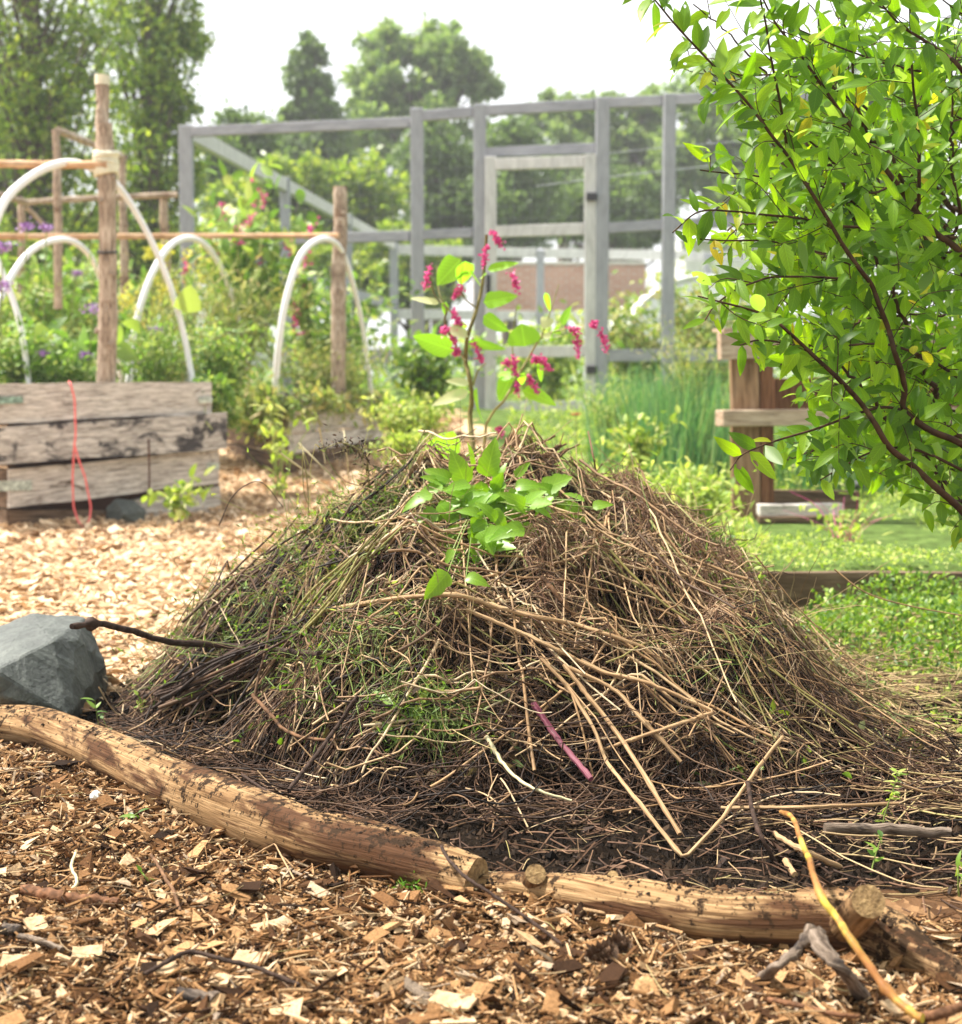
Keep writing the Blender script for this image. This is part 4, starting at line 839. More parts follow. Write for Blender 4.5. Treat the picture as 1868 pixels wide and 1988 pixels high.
def arch():
    Y = 3.8; P = spline([at(722,1010,Y), at(716,940,Y), at(712,890,Y-.02), at(690,868,Y-.03), at(660,860,Y-.04), at(628,872,Y-.04)], 26)
    e = empty('withered_stalk', P[0], 'withered dark stalk arching left above the heap', 'dead stalk'); mb = MB(); tubes(mb, P[None], np.linspace(.0022, .0009, 26)[None], 6); 
    for k in R.integers(8, 26, 20):
        d = R.normal(0, .02, 3)+[0, 0, -.015]; tubes(mb, spline([P[k], P[k]+d*.6, P[k]+d], 6), np.linspace(.0008, .0004, 6), 3)
    mb.build('stem', M['stem_olive'], e)
    mb = MB(); n = 130; k = R.integers(9, 26, n); leaves(mb, P[k]+R.normal(0, .011, (n, 3)), rdir(n, -.4), rdir(n), R.uniform(.005, .014, n), R.uniform(.002, .006, n), T_LA, R.uniform(-1, 1, n)); mb.build('shrivelled_seedheads', M['stem_dark'], e)
    mb = MB(); n = 26; k = R.integers(2, 20, n); leaves(mb, P[k], nrm(R.normal(0, .5, (n, 3))+[0, 0, -1]), rdir(n), R.uniform(.02, .035, n), .006, T_LA, R.uniform(-.5, .8, n)); mb.build('shrivelled_leaves', M['dead_leaf'], e)
arch()
def stalks(name, label, lst, Y, r, mat, cat='dead stalk'):
    for i, (pts, lb) in enumerate(lst):
        P = spline([at(u, v, Y+R.normal(0, .02)) for u, v in pts], 16); mb = MB(); tubes(mb, P[None], r*np.linspace(1, .6, 16)[None], 5); o = mb.build(name, M[mat], None); tag(o, lb, cat)
stalks('dry_straw', '', [([(600,905),(588,880),(590,950),(600,985)], 'olive straw kinked upright left of the withered stalk'), ([(600,1000),(598,950),(592,900),(585,860)], 'thin olive stalk rising from the left top of the heap')], 3.95, .0016, 'stem_olive')
stalks('tan_loop', '', [([(1150,945),(1200,960),(1300,958),(1330,980),(1345,1020)], 'thin tan stalk looping out from the heap at upper right'), ([(1120,925),(1185,920),(1205,945),(1215,975)], 'dark thin stalk curving down right of the twig bundle')], 3.9, .0016, 'stem_tan')
stalks('dry_straw', '', [([(425,1020),(455,960),(505,935),(550,985)], 'olive stalk bent in a peak at the left top of the heap'), ([(1430,1190),(1460,1135),(1500,1110),(1548,1118)], 'dead stalk with stub twigs at the right of the heap'), ([(1398,1075),(1420,1050),(1460,1048),(1470,1035)], 'dead twig above the right shoulder of the heap')], 3.95, .0018, 'stem_dark')
stalks('thin_branch', '', [([(1620,1105),(1680,1150),(1760,1175),(1868,1195),(1960,1210)], 'thin bowed branch hanging before the brown bed edge')], 3.5, .002, 'stem_tan', 'branch')
stalks('grass_stalk', '', [([(620,830),(625,855),(632,900)], 'pale dry stalk, upright one of those before the far bed'), ([(580,860),(620,900),(680,960)], 'pale dry stalk slanting right before the far bed'), ([(668,835),(672,870),(678,930)], 'pale dry stalk right of the withered stalk'), ([(545,880),(600,920),(660,965)], 'pale dry stalk lowest of those slanting before the far bed')], 5.2, .003, 'stalk_pale')

# ------------------------------------------------------------------ straw and weeds at the right of the heap
def litter():
    mb = MB(); n = 2600; x = R.uniform(.45, 1.9, n); y = R.uniform(2.5, 5.4, n); k = (x > .75-.12*(y-2.6)+R.normal(0, .15, n)) & (x < .33*y+.15); x, y = x[k], y[k]; n = len(x)
    th = R.normal(.15, .6, n); L = R.uniform(.05, .35, n); f = np.linspace(-.5, .5, 7)[None]; X = x[:, None]+np.cos(th)[:, None]*L[:, None]*f; Yv = y[:, None]+np.sin(th)[:, None]*L[:, None]*f+R.normal(0, .4, n)[:, None]*L[:, None]*(f**2-.1)
    Z = surf(X, Yv)+R.uniform(.004, .05, n)[:, None]+R.normal(0, .12, n)[:, None]*f*L[:, None]; Z = np.maximum(Z, gz(X, Yv)+.003)
    tubes(mb, np.stack([X, Yv, Z], -1), R.uniform(.0006, .0019, n)[:, None]*np.ones((1, 7)), 4)
    # thin scraps over the soil before the heap and over the chips
    n = 1300; x = R.uniform(-1, 1.2, n); y = R.uniform(1.9, 3.4, n); k = R.random(n) < np.where(y > logline(x), .42, .3); x, y = x[k], y[k]; n = len(x)
    th = R.uniform(0, 6.28, n); L = R.uniform(.02, .13, n); X = x[:, None]+np.cos(th)[:, None]*L[:, None]*f; Yv = y[:, None]+np.sin(th)[:, None]*L[:, None]*f+R.normal(0, .5, n)[:, None]*L[:, None]*(f**2-.1)
    Z = surf(X, Yv)+np.where(y < logline(x), .02, .006)[:, None]+R.random(n)[:, None]*.012
    tubes(mb, np.stack([X, Yv, Z], -1), R.uniform(.0005, .0011, n)[:, None]*np.ones((1, 7)), 3)
    rb = MB(); n = 1500; x = R.uniform(-.8, 1.3, n); y = R.uniform(2.4, 3.3, n); k = (y > logline(x)+.05) & (hz(x, y) < .05); x, y = x[k], y[k]; n = len(x)
    th = R.uniform(0, 6.28, n); L = R.uniform(.01, .09, n); X = x[:, None]+np.cos(th)[:, None]*L[:, None]*f; Yv = y[:, None]+np.sin(th)[:, None]*L[:, None]*f+R.normal(0, .8, n)[:, None]*L[:, None]*(f**2-.1)
    tubes(rb, np.stack([X, Yv, surf(X, Yv)+.005+R.random(n)[:, None]*.012+R.normal(0, .3, n)[:, None]*L[:, None]*f], -1), R.uniform(.0005, .0018, n)[:, None]*np.ones((1, 7)), 4)
    n = 420; x = R.uniform(-.8, 1.3, n); y = R.uniform(2.4, 3.2, n); k = (y > logline(x)+.04) & (hz(x, y) < .04); x, y = x[k], y[k]; n = len(x); L = np.clip(R.lognormal(-4.3, .5, n), .005, .03); Wd = L*R.uniform(.2, .6, n)
    chips(rb, np.stack([x, y, gz(x, y)+.008], 1), L, Wd, Wd*.3, .5)
    rb.build('soil_debris', M['root_d'], smooth=False); tag(bpy.data.objects['soil_debris'], 'bits of root and bark scattered over the dark soil', 'debris', kind='stuff')
    o = mb.build('straw_litter', M['straw'], None); tag(o, 'loose straw and stems strewn beside the heap', 'straw', kind='stuff')
litter()
def leafy_area(name, label, mat, n, xr, yr, cond, H, L, wr=.5, tm=T_S2, up=.5, zpow=1.0, cat='ground cover', stems_n=0, lumps=3.0):
    x = R.uniform(*xr, n); y = R.uniform(*yr, n); k = cond(x, y)
    lum = .5+.5*wob(x, y, lumps, 3); k &= R.random(n) < .08+.92*lum**1.6; x, y, lum = x[k], y[k], lum[k]; n = len(x)
    z = gz(x, y)+R.random(n)**zpow*(H*(.35+.65*lum)); mb = MB()
    leaves(mb, np.stack([x, y, z], 1), rdir(n, up), nrm(R.normal(0, .5, (n, 3))+[0, 0, 1]), R.uniform(.5, 1.2, n)*L, R.uniform(.5, 1.2, n)*L*wr, tm, R.uniform(-.1, .4, n))
    o = mb.build(name, M[mat]); tag(o, label, cat, kind='stuff'); return o
inview = lambda x, y: (np.abs(x) < .32*y+.4)
leafy_area('ground_cover', 'low lime green ground cover inside the brown bed edge', 'lime', 120000, (.95, 4.3), (5.8, 13), lambda x, y: inview(x, y) & (wob(x, y, 5, 6) > -.35) & ~((x > 1.2) & (x < 2.05) & (y > 6.6) & (y < 8.1)), .07, .022, .6, zpow=.8)
leafy_area('low_weeds', 'mid green weeds before the brown bed edge', 'weed', 34000, (.9, 2.3), (4.2, 5.55), lambda x, y: inview(x, y) & (x > 1.05+.12*np.sin(y*5)), .17, .025, .5, tm=T_LA, zpow=.7, lumps=9)
leafy_area('yellow_weeds', 'yellow green sprouts among the straw right of the heap', 'lime', 5200, (.95, 1.8), (2.9, 4.6), lambda x, y: inview(x, y) & (x > 1.0), .06, .028, .5)
leafy_area('soft_weeds', 'soft light green weeds between the heap and the gate', 'lime', 34000, (.1, 2.0), (5.9, 12.8), lambda x, y: inview(x, y) & ~((x > 1.05) & (y < 8.4)) & (x > .55-.01*y-.25*sstep(7, 12, y)+.1*wob(x, y, 3)), .26, .05, .35, tm=T_LA, up=1.2, zpow=1.3)
leafy_area('grass', 'grass and weeds growing inside the far fenced garden', 'plant', 60000, (-12, 14), (14.2, 34), lambda x, y: inview(x, y), .9, .14, .3, tm=T_LA, up=1.0, zpow=1.2, cat='grass')

# ------------------------------------------------------------------ timber helpers
def board(name, mat, a0, a1, b0, b1, th, parent=None, wav=.004, nx=14, nz=4, bev=True):
    """slab between end edges a (low a0, high a1) and b, thickness th away from the camera; object's own x runs along it"""
    a0, a1, b0, b1 = map(lambda p: np.array(p, float), (a0, a1, b0, b1))
    xax = nrm(b0-a0); org = (a0+a1+b0+b1)/4; zax = np.array([0, 0, 1.]); yax = nrm(np.cross(zax, xax)); zax = np.cross(xax, yax)
    if yax[1] < 0: pass
    Mx = np.stack([xax, yax, zax])
    V = []
    for side in (0, 1):
        for i in range(nx+1):
            f = i/nx
            for j in range(nz+1):
                g = j/nz; lo = a0*(1-f)+b0*f; hi = a1*(1-f)+b1*f
                p = lo*(1-g)+hi*g
                w = wav*(math.sin(f*9+org[0]*40)+math.sin(f*23+org[2]*60)*.5)
                if j in (0, nz): p = p+zax*w*(.5 if j else 1)
                p = p+yax*(th*side if yax[1] > 0 else -th*side)+yax*wav*.5*math.sin(f*7+g*3+org[2]*30)
                V.append(p)
    V = (np.array(V)-org)@Mx.T
    n = nz+1; m = (nx+1)*n; q = []
    for i in range(nx):
        for j in range(nz): a = i*n+j; q += [(a, a+n, a+n+1, a+1), (m+a, m+a+1, m+a+n+1, m+a+n)]
        a = i*n; q += [(a, m+a, m+a+n, a+n)]; a = i*n+nz; q += [(a, a+n, m+a+n, m+a)]
    for j in range(nz): a = j; q += [(a, a+1, m+a+1, m+a)]; a = nx*n+j; q += [(a, m+a, m+a+1, a+1)]
    me = bpy.data.meshes.new(name); me.from_pydata([tuple(v) for v in V], [], q); me.update()
    bm = bmesh.new(); bm.from_mesh(me); bmesh.ops.recalc_face_normals(bm, faces=bm.faces); bm.to_mesh(me); bm.free()
    me.materials.append(mat); o = bpy.data.objects.new(name, me); C.objects.link(o)
    mw = Matrix([[*Mx[:, 0], org[0]], [*Mx[:, 1], org[1]], [*Mx[:, 2], org[2]], [0, 0, 0, 1]])
    if parent is not None:
        o.parent = parent; pw = Matrix.Translation(parent.location) @ Matrix.Rotation(parent.rotation_euler[2], 4, 'Z') if parent.type == 'EMPTY' else parent.matrix_world
        mw = pw.inverted() @ mw
    o.matrix_local = mw; return o
def beam(name, mat, a, b, w, d, parent=None, up=(0, 0, 1)):
    """rectangular bar from a to b; w across (vertical for a rail), d deep; the object's x (or z for posts) runs along it"""
    a, b = np.array(a, float), np.array(b, float); t = nrm(b-a); L = np.linalg.norm(b-a)
    vert = abs(t[2]) > .8; upv = np.array([0, 1., 0]) if vert else np.array(up, float)
    s = nrm(np.cross(t, upv)); u_ = np.cross(s, t)
    bm = bmesh.new(); bmesh.ops.create_cube(bm, size=1)
    for v in bm.verts:
        if vert: v.co = Vector((v.co.x*w, v.co.y*d, v.co.z*L))
        else: v.co = Vector((v.co.x*L, v.co.y*d, v.co.z*w))
    bmesh.ops.bevel(bm, geom=list(bm.edges), offset=min(w, d)*.06, segments=1, affect='EDGES')
    me = bpy.data.meshes.new(name); bm.to_mesh(me); bm.free(); me.materials.append(mat); o = bpy.data.objects.new(name, me); C.objects.link(o)
    c = (a+b)/2
    if vert: X, Yx, Z = s, -u_ if False else np.cross(t, s), t
    else: X, Yx, Z = t, -s if False else np.cross(np.cross(t, upv)*0+u_, t), u_
    mw = Matrix([[X[0], Yx[0], Z[0], c[0]], [X[1], Yx[1], Z[1], c[1]], [X[2], Yx[2], Z[2], c[2]], [0, 0, 0, 1]])
    if parent is not None: o.parent = parent; mw = Matrix.Translation(parent.location).inverted() @ mw
    o.matrix_local = mw; return o

# ------------------------------------------------------------------ raised beds
def nearbed():
    YL, YR = 8.62, 9.22
    def yy(u): return YL+(YR-YL)*(u-0)/430.
    e = empty('raised_bed', at(215, 1000, 8.9), 'weathered grey board raised bed at the left with sagging planks', 'raised bed')
    def bd(ul, tl, bl, ur, tr, br, mat, dy=0, w=.004): return board('plank', M[mat], at(ul, bl, yy(ul)+dy), at(ul, tl, yy(ul)+dy), at(ur, br, yy(ur)+dy), at(ur, tr, yy(ur)+dy), .05, e, w)
    bd(-90, 745, 826, 411, 741, 803, 'weathered', 0); bd(-90, 836, 908, 441, 801, 872, 'weathered_dark', -.03)
    bd(18, 912, 987, 425, 873, 938, 'weathered', .02); bd(18, 990, 1036, 208, 990, 1034, 'board_brown', .05); bd(236, 975, 1020, 428, 945, 992, 'weathered', .06)
    bd(18, 810, 1040, 425, 800, 1000, 'rebar', .16, 0)      # dark sheet behind the planks, its colour stands in for shade in the gaps
    # left end, running back
    c = at(12, 880, 8.7); d = np.array([-.62, .85, 0]); d = d/np.linalg.norm(d)
    for t_, b_ in ((745, 826), (836, 905), (912, 985), (990, 1036)):
        a0, a1 = at(14, b_, 8.70), at(14, t_, 8.70); board('end_plank', M['board_brown'], a0+d*1.3, a1+d*1.3, a0, a1, .04, e)
    far = at(411, 741, YR)+np.array([.02, .05, 0]); zz = at(0, 760, 8.7)[2]
    A, B = at(-90, 756, yy(-90)), at(405, 756, yy(405)); inn = np.array([-.55, .85, 0])
    mb = MB(); 
    n = 12; V = [A*(1-i/n)+B*i/n+inn*j*.2+[0, .06, 0] for j in range(8) for i in range(n+1)]
    q = [(j*(n+1)+i, j*(n+1)+i+1, (j+1)*(n+1)+i+1, (j+1)*(n+1)+i) for j in range(7) for i in range(n)]; mb.add(V, q); mb.build('bed_soil', M['crumb'], e)
    for (u0, u1, v, dv, m) in ((-30, 45, 778, 7, 'bracket'), (-30, 52, 864, 9, 'bracket_l'), (-30, 62, 944, 10, 'bracket_l'), (386, 412, 777, 6, 'bracket_l'), (410, 438, 842, 7, 'bracket'), (402, 426, 906, 7, 'bracket_l')):
        dy = -.012 if v < 800 else (0 if v < 880 else .018)
        board('metal_strap', M[m], at(u0, v+dv, yy(u0)+dy-.008), at(u0, v-dv, yy(u0)+dy-.008), at(u1, v+dv-2, yy(u1)+dy-.008), at(u1, v-dv-1, yy(u1)+dy-.008), .004, e, 0, 3, 1)
    # pink twine
    Y = 8.70; P = polyl([at(134, 741, Y+.06), at(137, 744, Y-.02), at(145, 775, Y), at(147, 840, Y), at(143, 885, Y), at(141, 930, Y), at(143, 985, Y-.01), at(152, 1012, Y-.02), at(163, 1026, Y-.03), at(174, 1010, Y-.02), at(177, 985, Y), at(165, 925, Y), at(152, 890, Y), at(144, 860, Y)], 60)
    mb = MB(); tubes(mb, P[None], np.full((1, 60), .0052), 7); o = mb.build('twine', M['string']); tag(o, 'loop of pink red twine hanging down the grey boards', 'twine')
    mb = MB(); P = spline([at(289, 852, 8.98), at(290, 930, 8.98), at(288, 985, 8.98)], 12); tubes(mb, P[None], np.full((1, 12), .0055), 7, cap=True); o = mb.build('iron_stake', M['rebar']); tag(o, 'thin rusty iron stake driven before the grey boards', 'stake')
    boulder('stone', 'grey stone wedged under the sagging plank', [at(u, v, 8.86+dy) for u, v, dy in ((205,985,0),(225,968,0),(262,972,0.02),(285,990,.02),(280,1025,0),(215,1028,-.02),(240,1000,-.06),(205,1025,.1),(240,975,.14))], M['rock'], sub=2, amp=.01, cat='stone')
nearbed()
def farbed():
    cb = G(548, 928); Yc = cb[1]; cr = G(745, 868); Yr = min(cr[1], Yc+1.6); Yl = Yc+1.1
    e = empty('raised_bed', cb, 'further grey board raised bed overgrown with trailing weeds', 'raised bed')
    for t0, b0, t1, b1, m, dy in ((762, 800, 770, 795, 'weathered', 0), (803, 842, 797, 825, 'weathered', .01), (845, 885, 828, 850, 'weathered', 0), (888, 925, 853, 872, 'board_brown', .02)):
        board('plank', M[m], at(550, b0, Yc+dy), at(550, t0, Yc+dy), at(744, b1, Yr+dy), at(744, t1, Yr+dy), .05, e)
    for t0, b0, t1, b1 in ((762, 800, 755, 785), (806, 842, 790, 820), (848, 880, 826, 852), (888, 912, 858, 885)):
        board('end_plank', M['board_brown'] if t0 > 800 else M['weathered_dark'], at(425, b1, Yl), at(425, t1, Yl), at(546, b0, Yc), at(546, t0, Yc), .05, e)
    for v in (826, 775): board('metal_strap', M['bracket_l'], at(505, v+5, Yc+.3), at(505, v-5, Yc+.3), at(546, v+6, Yc-.02), at(546, v-6, Yc-.02), .004, e, 0, 3, 1)
    board('metal_strap', M['bracket'], at(549, 780, Yc-.01), at(549, 768, Yc-.01), at(590, 779, Yc+.32), at(590, 768, Yc+.32), .004, e, 0, 3, 1)
    beam('low_edging', M['weathered'], at(425, 888, Yl-.3), at(560, 882, Yl-.1), .05, .06, e)
    return Yc, Yr
Yc2, Yr2 = farbed()
def spill(name, label, a, b, n, L, mat, drop=.8, wr=.12):
    a, b = np.array(a), np.array(b); t = R.random(n)[:, None]; P0 = a*(1-t)+b*t+R.normal(0, .03, (n, 3)); d = nrm(np.array([0, -1., .6])+R.normal(0, .6, (n, 3))); Lx = R.uniform(.4, 1.1, (n, 1, 1))*L; f = np.linspace(0, 1, 8)[None, :, None]
    P = P0[:, None]+d[:, None]*Lx*f*.6+np.array([0, 0, -1.])*Lx*f**2*drop; mb = MB(); tubes(mb, P, .003*np.ones((n, 8))*np.linspace(1, .5, 8), 4); k = n*9
    i, j = R.integers(0, n, k), R.integers(1, 8, k); leaves(mb, P[i, j], nrm(rdir(k)+[0, -.2, -.5]), rdir(k), R.uniform(.5, 1.1, k)*L*.3, R.uniform(.5, 1.1, k)*L*wr, T_LA, R.uniform(-.2, .6, k)); o = mb.build(name, M[mat]); tag(o, label, 'plant')
spill('trailing_grass', 'yellow brown grass spilling over the near corner of the far bed', at(450,765,Yc2+.7), at(560,768,Yc2), 60, .34, 'plant_y')
spill('trailing_grass', 'soft green grass spilling over the front boards of the far bed', at(560,768,Yc2+.05), at(740,772,Yr2+.05), 90, .26, 'plant_y')
spill('trailing_herb', 'green herb hanging over the right end of the near bed', at(405,748,9.3), at(440,760,9.6), 30, .3, 'plant')

# ------------------------------------------------------------------ hoops, posts and poles
def hoop(label, pts, w, group='white pipe hoops over the beds'):
    P = spline([at(u, v, Y) for u, v, Y in pts], 48); rr = np.array([px(w_, p[1]) for w_, p in zip(np.interp(np.linspace(0, 1, 48), np.linspace(0, 1, len(w)), w), P)])/2.25
    mb = MB(); tubes(mb, P[None], rr[None], 12, cap=True); o = mb.build('pipe_hoop', M['pvc']); tag(o, label, 'hoop', group)
hoop('tallest white hoop, passing behind the thick log post', [(-70,760,8.3),(-45,600,8.4),(-5,420,8.6),(50,350,8.8),(120,317,9.0),(175,325,9.12),(228,360,9.3),(280,440,9.4),(325,540,9.45),(355,640,9.5),(375,745,9.5),(378,775,9.5)], [19,19,18,14,13,13])
hoop('white hoop leg rising at the left edge of the near bed', [(-190,470,9.9),(-100,400,9.6),(-40,440,9.4),(5,530,9.3),(38,625,9.25),(57,745,9.2),(60,775,9.2)], [13,13,13,12])
hoop('white hoop seen left of the thick log post, behind the purple flowers', [(-60,760,10.2),(-30,660,10.3),(10,560,10.5),(60,488,10.7),(120,465,10.9),(165,485,11.1),(196,540,11.3),(215,610,11.4),(235,740,11.5)], [15,15,14,12,11])
hoop('white hoop right of the thick log post, in the middle of the beds', [(250,745,10.6),(262,640,10.7),(290,545,10.8),(330,478,11),(375,463,11.2),(415,495,11.4),(450,570,11.6),(475,680,11.7),(483,745,11.8)], [15,15,14,12,11])
hoop('white hoop over the far bed beside the stripped log post', [(535,765,Yc2+.15),(540,680,Yc2+.1),(556,580,Yc2+.1),(585,495,Yc2+.2),(625,464,Yc2+.4),(660,482,Yc2+.7),(685,550,Yc2+.9),(707,650,Yc2+1.1),(722,770,Yc2+1.2)], [15,15,14,11,9])
def pole(name, label, pts, w, mat, group=None, cat='post', K=24, parent=None, knots=3):
    P = spline([at(u, v, Y) for u, v, Y in pts], K); P = P+np.stack([np.interp(np.linspace(0, 1, K), np.linspace(0, 1, 6), R.normal(0, .006, 6)) for _ in range(3)], 1)*[1, 1, 0]
    r = np.array([px(w_, p[1]) for w_, p in zip(np.interp(np.linspace(0, 1, K), np.linspace(0, 1, len(w)), w), P)])/2*(1+R.normal(0, .025, K))
    for _ in range(knots): r[R.integers(1, K-1)] *= 1.10
    mb = MB(); tubes(mb, P[None], r[None], 12, cap=True)
    for k in R.integers(2, K-2, knots):              # cut knots
        d = nrm(np.array([R.normal(), -1, .2])); tubes(mb, spline([P[k], P[k]+d*r[k]*1.25], 4), r[k]*.28*np.ones(4), 8, cap=True)
    o = mb.build(name, mat, parent); 
    if parent is None: tag(o, label, cat, group)
    return o
post = pole('log_post', 'tall thick bark stripped log post behind the grey bed', [(209,800,9.0),(209,740,9.0),(208,500,9.0),(207,330,9.0),(204,240,9.0)], [39,38,34,34,30], M['pole'], knots=6, K=40)
pole('upper_pole', '', [(203,330,9.07),(200,250,9.07),(199,150,9.07)], [26,26,24], M['pole'], parent=post, K=10)
mb = MB(); P = spline([at(199,165,9.07), at(199,146,9.07)], 4); tubes(mb, P[None], np.full((1, 4), px(14.5, 9.07)), 12, cap=True); mb.build('pale_cap', M['tape'], post)
mb = MB()
for k in range(9):
    a_ = np.linspace(0, 2*np.pi, 20); c = at(206, 296+k*5, 9.0); rr = px(20+R.normal(0, .8), 9); P = c+np.stack([np.cos(a_)*rr, np.sin(a_)*rr, np.sin(a_+k)*.012], 1); tubes(mb, P[None], np.full((1, 20), .014), 6)
mb.build('cloth_wrap', M['tape'], post)
mb = MB(); a_ = np.linspace(0, 2*np.pi, 24); c = at(208, 489, 9.0); P = c+np.stack([np.cos(a_)*px(19, 9), np.sin(a_)*px(19, 9), np.sin(a_)*.01], 1); tubes(mb, P[None], np.full((1, 24), .006), 6); mb.build('black_tie', M['black'], post)
pole('log_post', 'shorter stripped log post beside the far bed', [(657,790,Yc2+.75),(657,690,Yc2+.75),(659,500,Yc2+.75),(662,362,Yc2+.75)], [28,28,28,27], M['pole'], knots=5, K=30)
pole('cross_pole', 'tan pole tied level at the top of the thick post', [(-60,317,9.06),(80,319,9.05),(206,320,8.95)], [15,16,15], M['pole_tan'], cat='pole')
pole('cross_pole', 'long thin tan pole running level to the shorter post', [(-60,459,10.9),(200,459,11.2),(430,458,11.4),(660,457,Yc2+.65)], [12,11,10,10], M['pole_tan'], cat='pole')
tr = empty('pole_trellis', at(170, 560, 12.6), 'rustic pole frame with a sloping top rail behind the hoops', 'trellis')
pole('upright', '', [(114,600,12.0),(112,400,12.0),(111,252,12.0)], [17,16,15], M['pole'], parent=tr); pole('upright', '', [(243,600,13.2),(240,450,13.2),(237,300,13.2)], [17,16,14], M['pole'], parent=tr); pole('top_rail', '', [(112,253,12.0),(238,304,13.2)], [14,13], M['pole'], parent=tr)
tr = empty('pole_trellis', at(190, 640, 13), 'lower rustic pole frame with a level rail before the fence', 'trellis')
pole('upright', '', [(47,660,12.6),(45,500,12.6),(44,392,12.6)], [17,16,14], M['pole'], parent=tr); pole('upright', '', [(325,660,13.0),(322,500,13.0),(320,382,13.0)], [18,17,16], M['pole'], parent=tr)
pole('top_rail', '', [(48,393,12.55),(180,385,12.8),(342,378,12.95)], [12,12,12], M['pole'], parent=tr); pole('side_rail', '', [(-60,362,11.6),(50,392,12.5)], [12,12], M['pole'], parent=tr); pole('brace', '', [(52,402,12.6),(100,455,12.7)], [10,9], M['pole'], parent=tr)

# ------------------------------------------------------------------ grey fence and gate
ZT = 3.10
def fpt(u, v): d = ray(u, v); Yt = 1; t = (ZT-CAMZ)/d[2]; return np.array([0, 0, CAMZ])+d*t
fence = empty('garden_fence', (-.5, 13.7, .6), 'tall grey timber deer fence with wire mesh around the garden', 'fence')
A = at(361, 250, 14.6); Bp = at(1300, 190, 13.05)
def fl(u):                                            # point on the fence line for picture column u
    a_ = (u-W0/2)/F0
    # x = a*y on the ground plan (pitch correction is small); line A-B
    dx, dy = Bp[0]-A[0], Bp[1]-A[1]; d = ray(u, 400); kx = d[0]/d[1]
    s = (kx*A[1]-A[0])/(dx-kx*dy); return np.array([A[0]+dx*s, A[1]+dy*s])
def pt(u, v): q = fl(u); return at(u, v, q[1])
def gpost(u, w, vt, vb=None, mat='grey', off=0, parent=None, name='post', zb=None):
    q = fl(u); Y = q[1]+off; top = at(u, vt, Y); bot = top.copy(); bot[2] = float(gz(top[0], Y))-.1 if vb is None else at(u, vb, Y)[2]
    return beam(name, M[mat], bot, top, px(w, Y), .11, parent or fence)
gpost(361, 25, 244); gpost(810, 25, 211); gpost(932, 24, 203, off=.0); gpost(1170, 26, 190); gpost(1300, 24, 183)
q = fl(1660); gpost(1640, 24, 168)
def grail(u0, v0, u1, v1, w, name='rail', mat='grey_h', off=0): a_, b_ = pt(u0, v0), pt(u1, v1); a_[1] += off; b_[1] += off; return beam(name, M[mat], a_, b_, px(w, a_[1]), .07, fence)
grail(374, 256, 797, 238, 19); grail(797, 238, 825, 226, 12); grail(823, 225, 920, 218, 20); grail(945, 215, 1157, 203, 20); grail(1184, 200, 1288, 196, 20); grail(1312, 194, 1628, 183, 20)
grail(374, 470, 797, 458, 19); grail(823, 456, 920, 452, 19); grail(1184, 443, 1288, 437, 20); grail(1312, 436, 1628, 420, 20)
grail(700, 692, 797, 690, 28, mat='grey'); grail(823, 690, 920, 688, 24); grail(1184, 690, 1288, 690, 24); grail(1312, 690, 1628, 690, 24)
grail(945, 296, 1157, 288, 18, name='gate_header')
# side fence running back to the far corner, and the back fence
S0 = A[:2]; S1 = np.array([at(765, 470, 26.8)[0], 26.8])
def sp_(f): return S0*(1-f)+S1*f
for f, w in ((.33, .11), (1.0, .13), (.66, .1)):
    p = sp_(f); z0 = float(gz(p[0], p[1])); beam('post', M['grey'], (p[0], p[1], z0-.1), (p[0], p[1], ZT), w, w, fence)
for z, m in ((ZT-.09, 'gate'), (2.02, 'grey_h'), (1.02, 'gate')):
    a_, b_ = sp_(.01), sp_(.99); beam('rail', M[m], (a_[0], a_[1], z), (b_[0], b_[1], z), .14, .07, fence)
bk = [(-1.45, 26.9), (1.0, 27.6), (3.9, 28.2), (7.5, 29)]
for p in bk[1:]: beam('post', M['grey'], (p[0], p[1], .5), (p[0], p[1], ZT-.1), .13, .13, fence)
for p, q_ in zip(bk, bk[1:]):
    for z in (ZT-.15, 1.9): beam('rail', M['gate'], (p[0]+.07, p[1], z), (q_[0]-.07, q_[1], z), .16, .07, fence)
def mesh_panel(u0, u1, v0, v1, parent, off=.04):
    a_, b_ = pt(u0, v1), pt(u1, v1); zt = pt(u0, v0)[2]; zb = a_[2]; mb = MB(); P = []
    a_[1] += off; b_[1] += off
    for z in np.arange(zb, zt, .10): P.append([np.array([a_[0], a_[1], z]), np.array([b_[0], b_[1], z])])
    L = np.linalg.norm(b_-a_)
    for s in np.arange(0, L, .15)/L: c = a_*(1-s)+b_*s; P.append([np.array([c[0], c[1], zb]), np.array([c[0], c[1], zt])])
    tubes(mb, np.array(P), np.full((len(P), 2), .0008), 3); mb.build('wire_mesh', M['wire'], parent)
mesh_panel(374, 797, 265, 700, fence); mesh_panel(823, 920, 235, 700, fence); mesh_panel(1184, 1288, 210, 700, fence); mesh_panel(1312, 1628, 205, 700, fence)
tail = MB(); tubes(tail, spline([at(1040,362,13.6), at(1200,342,13.9), at(1420,318,14.4)], 12)[None], np.full((1, 12), .007), 5); o = tail.build('fence_wire', M['wire']); tag(o, 'lower of the two slack wires stretched beyond the gate', 'wire', 'slack wires beyond the gate')
tail = MB(); tubes(tail, spline([at(1160,300,13.7), at(1300,286,13.9), at(1480,270,14.4)], 12)[None], np.full((1, 12), .005), 5); o = tail.build('fence_wire', M['wire']); tag(o, 'upper of the two slack wires stretched beyond the gate', 'wire', 'slack wires beyond the gate')
gate = empty('garden_gate', pt(1045, 790)+[0, -.04, 0], 'tall pale grey timber gate with black hinges in the fence', 'gate')
def gp(u, v): p = pt(u, v); p[1] -= .06; return p
